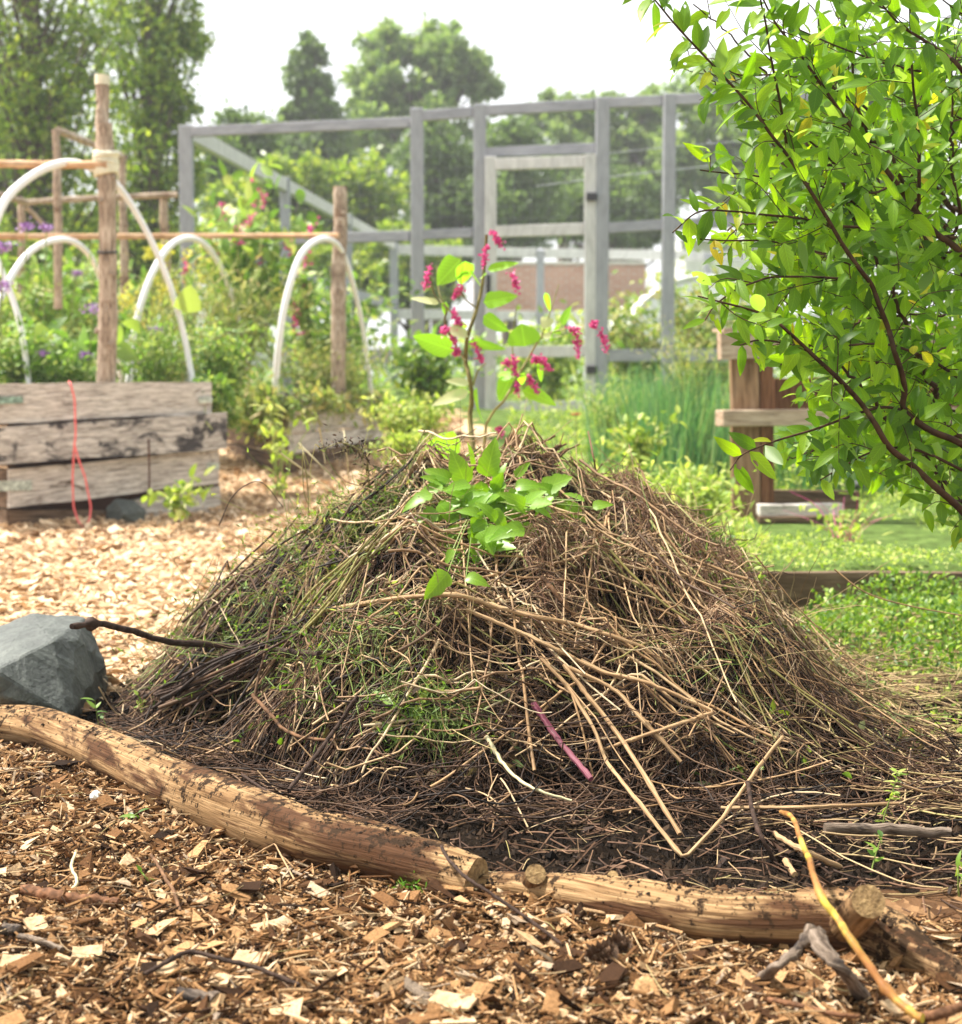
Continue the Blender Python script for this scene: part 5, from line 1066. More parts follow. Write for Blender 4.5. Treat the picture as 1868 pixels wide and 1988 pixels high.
beam('stile', M['gate'], gp(953, 800), gp(953, 306), px(22, 13.4), .06, gate); beam('stile', M['gate'], gp(1145, 795), gp(1145, 302), px(22, 13.2), .06, gate)
for v0, v1, w in ((321, 316, 22), (451, 446, 22), (684, 682, 22), (792, 790, 26)): beam('gate_rail', M['gate'], gp(964, v0), gp(1134, v1), px(w, 13.3), .055, gate)
for v in (385, 718): beam('hinge', M['black'], gp(1138, v)+[0, -.05, 0], gp(1157, v)+[0, -.05, 0], px(15, 13.2), .03, gate)
beam('latch', M['black'], gp(948, 575)+[0, -.05, 0], gp(948, 535)+[0, -.05, 0], px(9, 13.4), .03, gate)
mesh_panel(964, 1134, 330, 780, gate, -.03)

# ------------------------------------------------------------------ timber frame at the right
fr = empty('timber_frame', at(1450, 985, 7.9), 'brown timber post and rail frame half hidden behind the shrub', 'timber frame')
beam('post', M['timber'], at(1448, 1010, 7.9), at(1444, 648, 7.9), px(54, 7.9), .05, fr)
beam('side_board', M['timber_red'], at(1486, 1002, 7.95), at(1484, 700, 7.95), px(26, 7.95), .14, fr)
beam('top_rail', M['timber_h'], at(1396, 672, 7.80), at(1960, 655, 8.2), px(52, 7.85), .05, fr)
beam('top_cap', M['timber_h'], at(1394, 641, 7.86), at(1960, 628, 8.26), px(7, 7.85), .14, fr)
beam('middle_rail', M['timber_h'], at(1396, 812, 7.80), at(1960, 806, 8.2), px(32, 7.8), .1, fr)
beam('back_board', M['timber_red'], at(1500, 770, 8.1), at(1900, 760, 8.4), px(70, 8.1), .04, fr)
beam('post', M['timber'], at(1905, 990, 8.2), at(1900, 660, 8.2), px(60, 8.2), .05, fr)
e = empty('board_edging', at(1560, 985, 7.9), 'short dark board with a grey plank before it by the post', 'edging')
beam('dark_board', M['board_brown'], at(1490, 968, 8.1), at(1665, 971, 8.2), px(36, 8), .05, e); beam('grey_plank', M['weathered'], at(1472, 990, 7.7), at(1635, 988, 7.7), px(22, 7.7), .1, e); beam('plank_foot', M['board_brown'], at(1472, 1009, 7.64), at(1600, 1007, 7.64), px(12, 7.6), .06, e)
e = empty('bed_edge', (1.8, 5.65, 0), 'long low dark brown board edging the green bed', 'edging')
board('edge_board', M['board_brown'], (.93, 5.68, -.02), (.93, 5.68, .13), (3.1, 5.6, -.02), (3.1, 5.6, .125), .05, e)
o = beam('edging_plank', M['weathered'], at(1250, 905, 9.8), at(1420, 912, 9.6), px(16, 9.7), .1); tag(o, 'grey weathered plank lying flat in the weeds left of the post', 'plank')
boulder('stone', 'small dark stone in the green cover right of the post', [at(u, v, 9+d) for u, v, d in ((1655,935,0),(1668,928,0),(1680,936,0),(1678,950,0),(1656,950,0),(1668,940,-.1),(1668,940,.1))], M['rock'], sub=1, amp=.004, cat='stone')

# ------------------------------------------------------------------ plants
def clump(name, label, u, vb, Y, wpx, hpx, n, L, mat, cat='plant', tm=T_OV, wr=.5, up=.4, group=None, flowers=None, nst=14, zmin=0.0, tall=1.0, stemmat='green_stem'):
    """a bushy plant: stems fan out from its foot, leaves along them"""
    foot = at(u, vb, Y); w = px(wpx, Y)/2; h = px(hpx, Y); e = empty(name, foot, label, cat, group)
    tips = foot+np.stack([R.normal(0, .45, nst)*w*1.3, R.normal(0, .4, nst)*w, h*R.uniform(.5, 1.0, nst)], 1)
    mid = foot+(tips-foot)*[.4, .4, .6]+R.normal(0, .05*w, (nst, 3)); K = 12
    P = np.array([spline([foot+R.normal(0, w*.12, 3)*[1, 1, 0], m_, t_], K) for m_, t_ in zip(mid, tips)])
    mb = MB(); tubes(mb, P, np.linspace(.006, .002, K)[None]*(h/.8)*np.ones((nst, 1)), 5); mb.build('stems', M[stemmat], e)
    s = R.integers(0, nst, n); k = R.integers(int(zmin*K)+1, K, n); pos = P[s, k]+R.normal(0, 1, (n, 3))*w*.16; mb = MB()
    leaves(mb, pos, rdir(n, up), nrm(R.normal(0, .5, (n, 3))+[0, -.3, 1]), R.uniform(.6, 1.2, n)*L, R.uniform(.7, 1.1, n)*L*wr, tm, R.uniform(0, .5, n)); mb.build('foliage', M[mat], e)
    if flowers:
        fm, fn_, fL, fsz = flowers; mb = MB(); s = R.integers(0, nst, fn_)
        for i in s:
            t_ = P[i, -1]+R.normal(0, w*.15, 3)
            m_ = 26; a_ = R.random(m_)[:, None]; pp = t_+np.array([R.normal(0, .1), 0, -1.])*a_*fL+R.normal(0, fsz*.6, (m_, 3)); leaves(mb, pp, rdir(m_), rdir(m_), fsz, fsz, T_S2)
        mb.build('flowers', M[fm], e)
    return e
def persicaria():
    zz = zc(700, 450, 3.113); Y = 5.5; foot = at(910, 1215, Y); e = empty('persicaria_plant', foot, 'tall plant with broad bright leaves and hanging pink flower spikes behind the heap', 'plant')
    mb = MB()
    def st(pts, r): tubes(mb, spline([at(*p[:2], Y+R.normal(0, .02)) for p in pts], 20), np.linspace(r, r*.45, 20), 7)
    st([(912,1215), (914,980)]+zz([(765,1400),(745,1200),(760,1080),(740,930),(720,850),(730,700),(790,520),(830,330),(850,60)]), .011)
    st(zz([(720,850),(640,720),(590,600),(600,520),(530,440),(500,330)]), .005); st(zz([(765,1000),(800,900),(850,860)]), .004)
    st([(930,1215),(940,1000)]+zz([(840,1270),(960,1090),(1040,950),(1110,830),(1190,700),(1320,650),(1400,645)]), .006); st(zz([(1040,950),(1010,750),(1035,520)]), .003); st(zz([(730,720),(640,560),(560,440),(540,250)]), .003)
    st(zz([(790,520),(700,430),(690,220)]), .003); st(zz([(1190,700),(1240,560),(1300,370)]), .003)
    mb.build('stem', M['stem_olive'], e)
    LV = [(690,215,540,370,130),(715,225,700,385,95),(760,285,830,395,60),(855,275,1060,240,50),(830,480,1045,440,85),(830,565,985,665,75),(645,780,385,690,105),(735,725,975,775,50),(1090,755,1065,610,165),(1320,620,1370,500,50),(1000,950,925,1095,95),(1000,960,915,905,60),(1070,1030,1305,1105,85),(790,1010,780,1250,55),(690,1350,395,1440,150),(840,1430,660,1500,95),(740,1030,640,1070,50),(1300,640,1260,720,50),(1180,850,1190,980,35),(1040,930,1080,1000,70),(600,480,590,560,45),(1215,420,1245,540,30),(820,330,840,300,50),(700,650,690,600,50)]
    for x0, y0, x1, y1, w in LV:
        mb = MB()
        (u0, v0), (u1, v1) = zz([(x0, y0), (x1, y1)]); p = at(u0, v0, Y+R.normal(0, .03)); t_ = at(u1, v1, Y+R.uniform(-.06, .06)); l = np.linalg.norm(t_-p)
        leaves(mb, [p], t_-p, nrm([R.normal(0, .35), -1, .35+R.normal(0, .35)]), l, px(w*.312*1.3, Y), leaf_tmpl(8, 'heart', .12), R.uniform(-.05, .25), .05); mb.build('leaf', M['persic'], e)
    for x0, y0, x1, y1, w in [(1240,635,1195,565,95),(1195,695,1330,680,40),(740,1035,490,1110,80),(740,990,590,955,60),(555,490,370,435,50),(620,650,760,680,90)]:
        mb = MB()
        (u0, v0), (u1, v1) = zz([(x0, y0), (x1, y1)]); p = at(u0, v0, Y-.03); t_ = at(u1, v1, Y-.03); leaves(mb, [p], t_-p, nrm([.2, -1, .5]), np.linalg.norm(t_-p), px(w*.312, Y), leaf_tmpl(8, 'heart', .12), .2, .1); mb.build('leaf', M['pale_leaf'], e)['label'] = 'pale withered leaf'
    FL = [(880,40,940,130),(850,140,830,250),(500,250,465,385),(700,385,645,445),(635,530,690,630),(770,730,822,850),(1010,305,1045,402),(1415,700,1420,822),(1560,660,1600,782),(1370,645,1430,668),(1190,820,1240,900),(1130,830,1195,842),(1110,940,1165,1038),(1020,820,1025,940),(1030,980,1045,1042),(640,660,655,735),(580,655,600,645),(655,780,665,800),(985,850,975,860),(1515,620,1518,625),(925,1265,940,1290)]
    for x0, y0, x1, y1 in FL:
        (u0, v0), (u1, v1) = zz([(x0, y0), (x1, y1)]); a_ = at(u0, v0, Y-.02); b_ = at(u1, v1, Y-.02); m = 70; t_ = R.random(m)[:, None]; fb = MB()
        pp = a_*(1-t_)+b_*t_+R.normal(0, .0055, (m, 3)); leaves(fb, pp, rdir(m), rdir(m), .011, .009, T_OV)
        tubes(fb, spline([a_, b_], 5), np.full(5, .004), 5); fb.build('flower_spike', M['pink'], e)
    for u, v in ((1002,858),(985,862),(930,905)): mb = MB(); p = at(u, v, Y-.1); leaves(mb, [p], rdir(1), rdir(1), .09, .05, T_OV, .8); mb.build('brown_leaf', M['twig_red'], e)
persicaria()
clump('persicaria_plant', 'pink spiked plant behind the middle hoops', 470, 700, 11.9, 300, 340, 420, .15, 'plant', flowers=('pink', 16, .14, .03), nst=18, zmin=.25)
clump('flowering_plant', 'smaller pink flowered plant left of the shorter post', 600, 720, 12.3, 90, 200, 90, .13, 'plant', flowers=('pink', 4, .18, .028), nst=8, zmin=.2)
PL = [
 ('squash_plant', 'broad leaved bright green plant left of the thick post', 120, 760, 9.6, 210, 140, 60, .16, 'plant', dict(tm=T_HE, wr=.9, nst=14)),
 ('squash_plant', 'broad bright leaf plant just right of the thick post', 245, 760, 9.9, 80, 150, 10, .13, 'plant', dict(tm=T_HE, wr=.85, nst=6, zmin=.5)),
 ('herb', 'fine green herb at the left end of the near bed', 30, 770, 9.3, 200, 140, 900, .05, 'plant', dict(nst=30)),
 ('herb', 'bushy fine leaved herb left of the thick post foot', 140, 770, 9.3, 200, 90, 900, .045, 'plant', dict(nst=30)),
 ('herb', 'fine feathery herb right of the thick post foot', 300, 770, 9.7, 220, 150, 1500, .05, 'plant', dict(nst=34, tm=T_LA, wr=.25)),
 ('herb', 'dense dark green herb spilling over the near bed corner', 440, 830, 9.8, 130, 190, 1500, .05, 'plant', dict(nst=30)),
 ('grassy_plant', 'tall yellowish wispy plant behind the middle hoop', 330, 760, 10.9, 260, 240, 1300, .10, 'plant_y', dict(nst=36, tm=T_LA, wr=.14, up=1.2)),
 ('grassy_plant', 'pale straw green plant between the hoops and the far bed', 450, 780, 11.3, 240, 260, 1500, .10, 'plant_y', dict(nst=36, tm=T_LA, wr=.16, up=1.2)),
 ('grassy_plant', 'soft light green plant filling the far bed', 640, 800, 11.2, 210, 130, 2600, .06, 'plant_y', dict(nst=50, tm=T_LA, wr=.22, up=.8)),
 ('trailing_plant', 'yellow brown trailing plant hanging over the far bed corner', 490, 840, 10.5, 120, 110, 500, .06, 'plant_y', dict(nst=26, tm=T_LA, wr=.3, up=-.3)),
 ('bush', 'dark green leafy bush at the foot of the gate', 830, 800, 11.8, 180, 150, 700, .09, 'weed', dict(nst=24)),
 ('bush', 'low bright green mounded herb left of the tall persicaria', 800, 880, 9.2, 150, 110, 1800, .04, 'lime', dict(nst=34)),
 ('bush', 'small green mound before the low bright herb', 790, 900, 8.6, 110, 60, 900, .035, 'lime', dict(nst=24)),
 ('strawberry_plant', 'low leafy plant at the foot of the near bed', 350, 1000, 8.5, 100, 68, 90, .075, 'lime', dict(nst=18)),
 ('bush', 'tall green bush behind the left hoops', 40, 740, 12.5, 300, 260, 1500, .10, 'plant', dict(nst=30)),
 ('bush', 'round green bush behind the thick post', 190, 740, 14, 260, 240, 1300, .11, 'plant', dict(nst=30)),
 ('bush', 'green bush under the sloping fence rail', 640, 760, 13.2, 220, 210, 1300, .09, 'plant', dict(nst=30)),
 ('bush', 'green bush behind the foot of the gate', 1050, 790, 15.5, 260, 170, 1300, .10, 'lime', dict(nst=30)),
 ('bush', 'light green bush seen through the fence right of the gate', 1250, 760, 15, 240, 190, 1400, .10, 'plant_y', dict(nst=30)),
 ('bush', 'pale flowering bush before the white tunnel', 1370, 760, 13.9, 260, 240, 1100, .09, 'plant_y', dict(nst=30)),
 ('fennel', 'yellow headed fennel left of the corner fence post', 325, 700, 12.2, 120, 240, 300, .10, 'plant_y', dict(tm=T_LA, wr=.1, flowers=('yellow', 14, .04, .035), nst=16)),
 ('fennel', 'yellow headed fennel right of the corner fence post', 420, 700, 12.4, 120, 190, 300, .10, 'plant_y', dict(tm=T_LA, wr=.1, flowers=('yellow', 10, .04, .035), nst=14)),
 ('yellow_weed', 'loose yellow flowered weed right of the tall persicaria', 1240, 920, 8.2, 130, 130, 260, .06, 'lime', dict(nst=14)),
 ('feathery_weed', 'pale feathery weed before the right part of the fence', 1330, 800, 9.5, 220, 170, 700, .06, 'plant_y', dict(tm=T_LA, wr=.12, nst=26, up=1)),
 ('feathery_weed', 'fine feathery weed right of the gate foot', 1180, 840, 10.2, 160, 120, 500, .05, 'lime', dict(tm=T_LA, wr=.14, nst=22, up=1)),
 ('leafy_plant', 'lush green plant before the brown post foot', 1350, 1030, 7.0, 150, 110, 500, .055, 'lime', dict(nst=24)),
 ('leafy_plant', 'light green plant behind the right shoulder of the heap', 1270, 1060, 5.9, 200, 160, 700, .05, 'lime', dict(nst=26, tm=T_LA, wr=.35)),
 ('leafy_plant', 'small green weed between the heap and the near bed', 540, 960, 7.0, 90, 180, 60, .07, 'lime', dict(nst=8, tm=T_LA, wr=.3)),
 ('purple_vine', 'purple stemmed weed trailing over the green bed', 1640, 1060, 6.9, 240, 110, 90, .05, 'lime', dict(nst=16, stemmat='pink')),
]
for nm_, lb, u, vb, Y, w, h, n, L, mt, kw in PL: clump(nm_, lb, u, vb, Y, w, h, n, L, mt, **kw)
def verbena(lst):
    for (pts, Y, lb, s) in lst:
        P = spline([at(u, v, Y+R.normal(0, .02)) for u, v in pts], 16); e = empty('verbena', P[0], lb, 'flower'); mb = MB(); tubes(mb, P[None], np.full((1, 16), .004), 5); mb.build('stem', M['green_stem'], e)
        m = 130; pp = P[-1]+R.normal(0, 1, (m, 3))*[s, s, s*.55]; mb = MB(); leaves(mb, pp, rdir(m, .4), rdir(m), .016, .012, T_S2); mb.build('flower_head', M['violet'], e)
verbena([([(30,760),(45,600),(52,440)],9.3,'violet flower head high at the left, left of two over the rail',.022), ([(70,760),(85,600),(90,442)],9.5,'violet flower head just right of the highest one',.018),
 ([(-20,760),(0,600),(6,480)],8.4,'large violet flower head at the left picture edge',.026), ([(-10,760),(0,680),(4,555)],8.4,'violet flower cut by the left edge above the hoop leg',.03),
 ([(170,760),(175,680),(182,600)],9.2,'purple flower against the left side of the thick post',.03), ([(165,770),(168,720),(168,690)],9.2,'small purple flower low beside the thick post',.016), ([(90,770),(90,740),(86,688)],9.2,'small purple flower low in the near bed',.014),
 ([(300,760),(302,700),(303,640)],10,'dark red purple flower right of the thick post',.018), ([(270,760),(262,720),(260,684)],9.8,'tiny purple flower by the hoop foot',.012),
 ([(130,700),(140,600),(150,530)],11,'pale violet flower under the left hoop',.02)])
def grass_clump(name, label, u, vb, Y, wpx, hpx, n, mat='bluegrass', cat='grass clump'):
    foot = at(u, vb, Y); w = px(wpx, Y)/2; h = px(hpx, Y); x = R.normal(0, .5, n)*w; b = foot+np.stack([x, R.normal(0, .5, n)*w, np.zeros(n)], 1)
    d = nrm(np.stack([R.normal(0, .16, n), R.normal(0, .16, n), np.ones(n)], 1)); mb = MB(); leaves(mb, b, d, nrm(np.stack([R.normal(0, .6, n), -np.ones(n), np.zeros(n)], 1)), R.uniform(.55, 1.05, n)*h, .012*Y/9, T_BL, R.uniform(-.15, .3, n))
    o = mb.build(name, M[mat]); tag(o, label, cat); return o
grass_clump('tall_grass', 'tall blue green grass clump left of the brown post', 1330, 930, 9.4, 190, 230, 900)
grass_clump('tall_grass', 'tall grass clump nearest the gate on its right', 1235, 900, 10.4, 130, 200, 600)
grass_clump('tall_grass', 'blue green grass clump seen under the timber rail', 1560, 960, 9.2, 150, 170, 600)
grass_clump('tall_grass', 'blue green grass under the rail behind the shrub', 1680, 955, 9.4, 180, 160, 700)
def zinnia():
    p = at(1118, 806, 9.5); e = empty('zinnia', at(1120, 880, 9.5), 'single red zinnia flower behind the standing twig', 'flower'); mb = MB(); tubes(mb, spline([at(1120,880,9.5), p], 8)[None], np.full((1, 8), .004), 5); mb.build('stem', M['green_stem'], e)
    n = 26; a_ = np.arange(n)*2.4; d = np.stack([np.cos(a_), np.sin(a_), .15+.02*np.arange(n)], 1); mb = MB(); leaves(mb, np.repeat([p], n, 0), d, [0, 0, 1.], .036, .016, T_OV, .2); mb.build('petals', M['red'], e)
zinnia()

# ------------------------------------------------------------------ shrub at the right
def shrub():
    base = np.array([1.55, 3.35, 0.0]); base[2] = float(gz(base[0], base[1]))
    e = empty('shrub', base, 'big leafy green shrub leaning in from the right', 'shrub'); s = .971
    BR = [  # src-pixel paths from tip to thick end, depth, radius at thick end
     ([(1250,-60),(1305,-5),(1350,49),(1400,103),(1451,157),(1500,212),(1540,267),(1574,310),(1620,381),(1654,436),(1685,489),(1719,538),(1743,570),(1759,613),(1777,659),(1789,705),(1803,745),(1809,782),(1808,819),(1857,859),(1924,889),(2010,960),(2080,1100)],3.12,.0075),
     ([(1500,-60),(1547,40),(1596,104),(1657,190),(1703,255),(1749,310),(1792,366),(1826,415),(1872,467),(1924,510),(2000,640),(2070,900)],3.2,.0085),
     ([(1819,-40),(1820,60),(1826,172),(1835,246),(1838,338),(1835,436),(1826,415)],3.18,.005),
     ([(1515,-50),(1522,6),(1531,46),(1543,123),(1559,200),(1571,277),(1574,307)],3.12,.0035),
     ([(1740,-20),(1796,46),(1842,77),(1888,108),(1924,141),(2000,260),(2060,600)],3.05,.006),
     ([(1395,592),(1442,604),(1488,616),(1541,634),(1571,659),(1605,690),(1636,720),(1673,754),(1719,803),(1749,846),(1780,896),(1826,932),(1872,975),(1924,1022),(2010,1120),(2080,1200)],3.08,.0085),
     ([(1410,640),(1430,610),(1473,579),(1510,564),(1547,554),(1627,554),(1688,558),(1728,564)],3.1,.0028),
     ([(1345,465),(1396,424),(1458,422),(1534,430),(1596,436),(1688,453),(1780,453),(1842,458)],3.15,.0035),
     ([(1480,200),(1522,237),(1605,273),(1657,316),(1734,384),(1792,366)],3.3,.003),
     ([(1460,940),(1482,911),(1522,892),(1565,877),(1627,859),(1688,837),(1757,815),(1808,819)],3.1,.0032),
     ([(1400,478),(1450,481),(1522,481),(1565,487),(1611,499),(1663,511),(1700,530)],3.2,.0028),
     ([(1400,340),(1440,345),(1500,350),(1560,360),(1640,372),(1700,400),(1749,450)],3.28,.0028),
     ([(1440,130),(1480,150),(1560,150),(1640,165),(1700,200),(1740,260)],3.3,.0028),
     ([(1600,60),(1680,95),(1780,130),(1860,150),(1924,200),(2000,330)],3.35,.004),
     ([(1560,730),(1620,700),(1700,690),(1780,690),(1860,720),(1924,760)],3.35,.004),
     ([(1640,960),(1690,930),(1740,905),(1790,895),(1850,905),(1924,940)],3.2,.0035),
     ([(1480,690),(1520,680),(1580,690),(1640,720)],3.05,.0025),
    ]
    mb = MB(); LP, LD, LL = [], [], []; paths = []
    for pts, Y, r in BR:
        n = len(pts); ys = Y+np.linspace(-.10, .14, n)+R.normal(0, .015, n); P = spline([at(u*s, v*s, y_) for (u, v), y_ in zip(pts, ys)], n*5); paths.append((P, r))
        tubes(mb, P[None], np.linspace(.0013, r, len(P))[None], 8)
    # denser growth behind: each main limb again, further back
    back = []
    for P, r in list(paths):
        if len(P) < 30: continue
        for dy in (.28, .6, .95):
            Q = P+np.array([R.uniform(.06, .2)+dy*.2, dy, R.uniform(-.08, .08)])+np.cumsum(R.normal(0, .004, P.shape), 0); back.append((Q, r)); tubes(mb, Q[None], np.linspace(.0013, r, len(Q))[None], 6)
    tw = []
    for depth, grp in ((0, paths), (1, back)):
        for P, r in grp:
            T = nrm(np.gradient(P, axis=0)); L = np.linalg.norm(np.diff(P, axis=0), axis=1).sum(); n = int(L/(.042 if depth == 0 else .034))
            for _ in range(n):
                k = R.integers(3, len(P)-2); x = P[k, 0]
                if x > 1.35: continue
                out_ = -T[k]*R.uniform(.35, .9)+R.normal(0, .55, 3)*[1, .8, .8]; d = nrm(out_+np.array([-.15, -.05, -.02])); l = R.uniform(.06, .2)*(1.0 if k > len(P)*.25 else .5)
                Q = spline([P[k], P[k]+d*l*.5+R.normal(0, .01, 3), P[k]+d*l+[0, 0, -.02*R.random()]], 8); tw.append(Q)
    tw = np.array(tw)
    lb = MB(); 
    def proj(p):
        d = np.asarray(p)-[0, 0, CAMZ]; f = d[..., 1]*cp-d[..., 2]*sp; return W0/2+F0*d[..., 0]/f, H0/2-F0*(d[..., 1]*sp+d[..., 2]*cp)/f
    uu, vv = proj(tw.reshape(-1, 3)); uu = uu.reshape(tw.shape[:2]); vv = vv.reshape(tw.shape[:2])
    lim = np.interp(vv, [-50,0,100,200,300,380,420,470,560,640,690,730,800,850,880,930,960,1000,1060,1100], [1230,1240,1290,1330,1370,1360,1320,1370,1330,1340,1480,1540,1530,1500,1520,1640,1700,1770,1830,1880])
    tw = tw[(uu > lim).all(1) & (R.random(len(tw)) < np.interp(uu[:, 0], [1250, 1480, 1680, 1850], [.6, .6, .72, .85]))]
    def put(P, step, side0=0, lo=0.0, hi=1.0, size=1.0):
        L = np.concatenate([[0], np.cumsum(np.linalg.norm(np.diff(P, axis=0), axis=1))]); sv = np.arange(L[-1]*lo+step*.5, L[-1]*hi, step); n = len(sv)
        if n == 0: return
        pos = np.stack([np.interp(sv, L, P[:, c]) for c in range(3)], 1); T = nrm(np.gradient(P, axis=0)); t = nrm(np.stack([np.interp(sv, L, T[:, c]) for c in range(3)], 1))
        sgn = np.where((np.arange(n)+side0) % 2 == 0, 1, -1)[:, None]; sd_ = nrm(np.cross(t, [0, -1, .3])); d = nrm(t*R.uniform(.3, .9, (n, 1))+sgn*sd_+R.normal(0, .3, (n, 3))+[0, -.1, -.15])
        nm_ = nrm(R.normal(0, .5, (n, 3))+[-.1, -.75, .75]); l = R.uniform(.036, .07, n)*size; leaves(lb, pos, d, nm_, l, l*R.uniform(.30, .42, n), T_OV, R.uniform(-.05, .45, n), .06)
    for P, r in paths: put(P[::-1], .028, lo=.45 if len(P) > 60 else 0, size=1.1)
    for P, r in paths[:1]: put(P[:30][::-1], .028, size=1.25)
    for Q in tw: put(Q, .021, R.integers(0, 2), lo=.1)
    tubes(mb, tw, np.linspace(.0012, .0006, 8)[None]*np.ones((len(tw), 1)), 4); mb.build('branches', M['shrub_bark'], e)
    lb.build('foliage', M['shrub'], e)
shrub()

# ------------------------------------------------------------------ trees
def tree(name, label, u, Y, top_v, crown, n, L, mat, trunk_r=.2, group='trees beyond the fence', cat='tree', base_v=None, limbs=30, clump_r=.6, droop=0, u_base=None):
    """crown: ellipsoids (du px, centre v, half width px, half height px); leaves sit in clumps around limb ends"""
    x0 = at(u, 700, Y)[0] if u_base is None else at(u_base, 700, Y)[0]; z0 = float(gz(x0, Y)); foot = np.array([x0, Y, z0-.05]); e = empty(name, foot, label, cat, group)
    tot = sum(c[2]*c[3] for c in crown); tb = MB(); lbm = MB(); top = at(u, top_v, Y)
    tubes(tb, spline([foot, foot*.5+top*.5+R.normal(0, .1, 3), top-[0, 0, px(20, Y)]], 14), np.linspace(trunk_r, trunk_r*.15, 14), 9)
    for du, cv, hw, hh in crown:
        c = at(u+du, cv, Y); w, h = px(hw, Y), px(hh, Y); k = max(6, int(limbs*hw*hh/tot)); m = int(n*hw*hh/tot)
        d = rdir(k*3); rad = R.random(k*3)**.45; cen = c+d*rad[:, None]*np.array([w, w*.8, h]); cen[:, 2] = np.maximum(cen[:, 2], z0+.2)
        for cc in cen[:k]:
            a_ = foot+(top-foot)*np.clip((cc[2]-z0)/(top[2]-z0)-.25, .08, .85); tubes(tb, spline([a_, (a_+cc)/2+[0, 0, -.1*h], cc], 7), np.linspace(trunk_r*.28, .01, 7), 5)
        i = R.integers(0, k*3, m); cr = min(w, h)*clump_r*R.uniform(.5, 1.1, k*3)[i]
        dd = rdir(m)*(R.random(m)**.5)[:, None]; pos = cen[i]+dd*cr[:, None]*[1, 1, .75]; pos[:, 2] = np.maximum(pos[:, 2], gz(pos[:, 0], pos[:, 1])+.02)
        leaves(lbm, pos, nrm(R.normal(0, 1, (m, 3))+[0, 0, -droop]), nrm(R.normal(0, .7, (m, 3))+[0, 0, .8]), R.uniform(.6, 1.2, m)*L, R.uniform(.6, 1.2, m)*L*.55, T_S2)
    tb.build('trunk', M['bark'], e); lbm.build('crown', M[mat], e); return e
tree('broadleaf_tree', 'tall loose leaved tree filling the upper left corner', 60, 19, -260, [(0,-100,190,230),(-60,150,160,170),(60,330,150,160),(-40,480,180,120),(100,120,110,150)], 15000, .10, 'tree_near', .14, limbs=90, clump_r=.5)
tree('broadleaf_tree', 'tall slim leafy tree left of the white sky gap', 285, 22, -200, [(0,-60,100,150),(10,120,105,140),(-10,300,110,150),(0,470,120,120),(70,330,45,120),(80,60,45,70),(60,200,55,80)], 14000, .11, 'tree_near', .16, limbs=90, clump_r=.5)
tree('broadleaf_tree', 'leafy tree at the far left edge behind the poles', -30, 26, 120, [(0,300,130,180),(40,500,150,140)], 7000, .17, 'tree_near', .2)
tree('conifer_tree', 'dark narrow conifer rising behind the fence', 603, 40, 66, [(0,110,28,45),(2,170,45,60),(0,240,62,70),(0,330,80,90),(-40,230,20,30)], 13000, .20, 'tree_dark', .25, droop=.8)
tree('pale_tree', 'pale open crowned tree with scalloped top behind the fence', 820, 46, 40, [(-60,85,65,42),(40,90,70,50),(0,150,140,70),(-90,170,60,60),(90,170,60,60),(-20,260,150,80)], 13000, .30, 'tree_far', .3, clump_r=.42)
tree('shrubby_tree', 'small dark tree under the white sky gap', 470, 33, 215, [(0,270,60,55),(-20,350,90,90),(30,330,70,80)], 8000, .2, 'tree_dark', .2)
tree('laurel_tree', 'glossy green rounded tree behind the sloping rail', 560, 31, 300, [(0,350,90,60),(0,430,130,80),(-80,400,70,70)], 11000, .17, 'tree_near', .2)
tree('laurel_tree', 'glossy green tree right of the shorter post', 700, 32, 300, [(0,370,90,80),(20,460,110,90)], 10000, .17, 'tree_near', .2)
tree('dark_tree', 'dark green tree directly behind the gate left post', 860, 36, 240, [(0,310,80,80),(20,400,100,90),(0,480,110,70)], 12000, .2, 'tree_dark', .25)
tree('dark_tree', 'dark tree seen through the gate', 990, 38, 250, [(0,320,70,80),(10,410,90,90)], 10000, .2, 'tree_dark', .25)
tree('pale_tree', 'hazy pale tree above the right of the gate', 1090, 50, 165, [(0,215,70,50),(20,290,100,80),(40,380,110,90)], 10000, .3, 'tree_far', .25, clump_r=.4)
tree('pale_tree', 'hazy pale tree over the fence post by the shrub', 1230, 50, 165, [(0,225,90,55),(20,310,110,90),(0,390,120,80)], 11000, .3, 'tree_far', .25, clump_r=.4)
tree('pale_tree', 'hazy pale tree behind the upper shrub leaves', 1400, 48, 130, [(0,200,110,75),(20,310,130,100)], 10000, .3, 'tree_far', .25)
tree('dark_tree', 'dark tree behind the shrub at the right', 1620, 44, 120, [(0,260,150,150),(60,420,180,100)], 9000, .28, 'tree_dark', .25)
tree('dark_tree', 'dark tree low behind the right fence panel', 1180, 40, 330, [(0,400,120,70),(40,450,120,40)], 9000, .22, 'tree_dark', .2)
tree('hedge_bush', 'wide dark hedge bush behind the back fence at left', 500, 29, 420, [(-60,480,160,70),(60,520,150,60),(0,570,200,60)], 11000, .15, 'tree_near', .1, cat='bush', group='hedge bushes behind the fence')
tree('hedge_bush', 'hedge bush beyond the far fence corner', 790, 30, 430, [(0,500,110,60),(-20,560,120,60)], 8000, .15, 'tree_near', .1, cat='bush', group='hedge bushes behind the fence')
tree('hedge_bush', 'hedge bush behind the trellis at left', 130, 24, 420, [(0,520,190,90),(60,600,200,60)], 10000, .14, 'tree_near', .1, cat='bush', group='hedge bushes behind the fence')

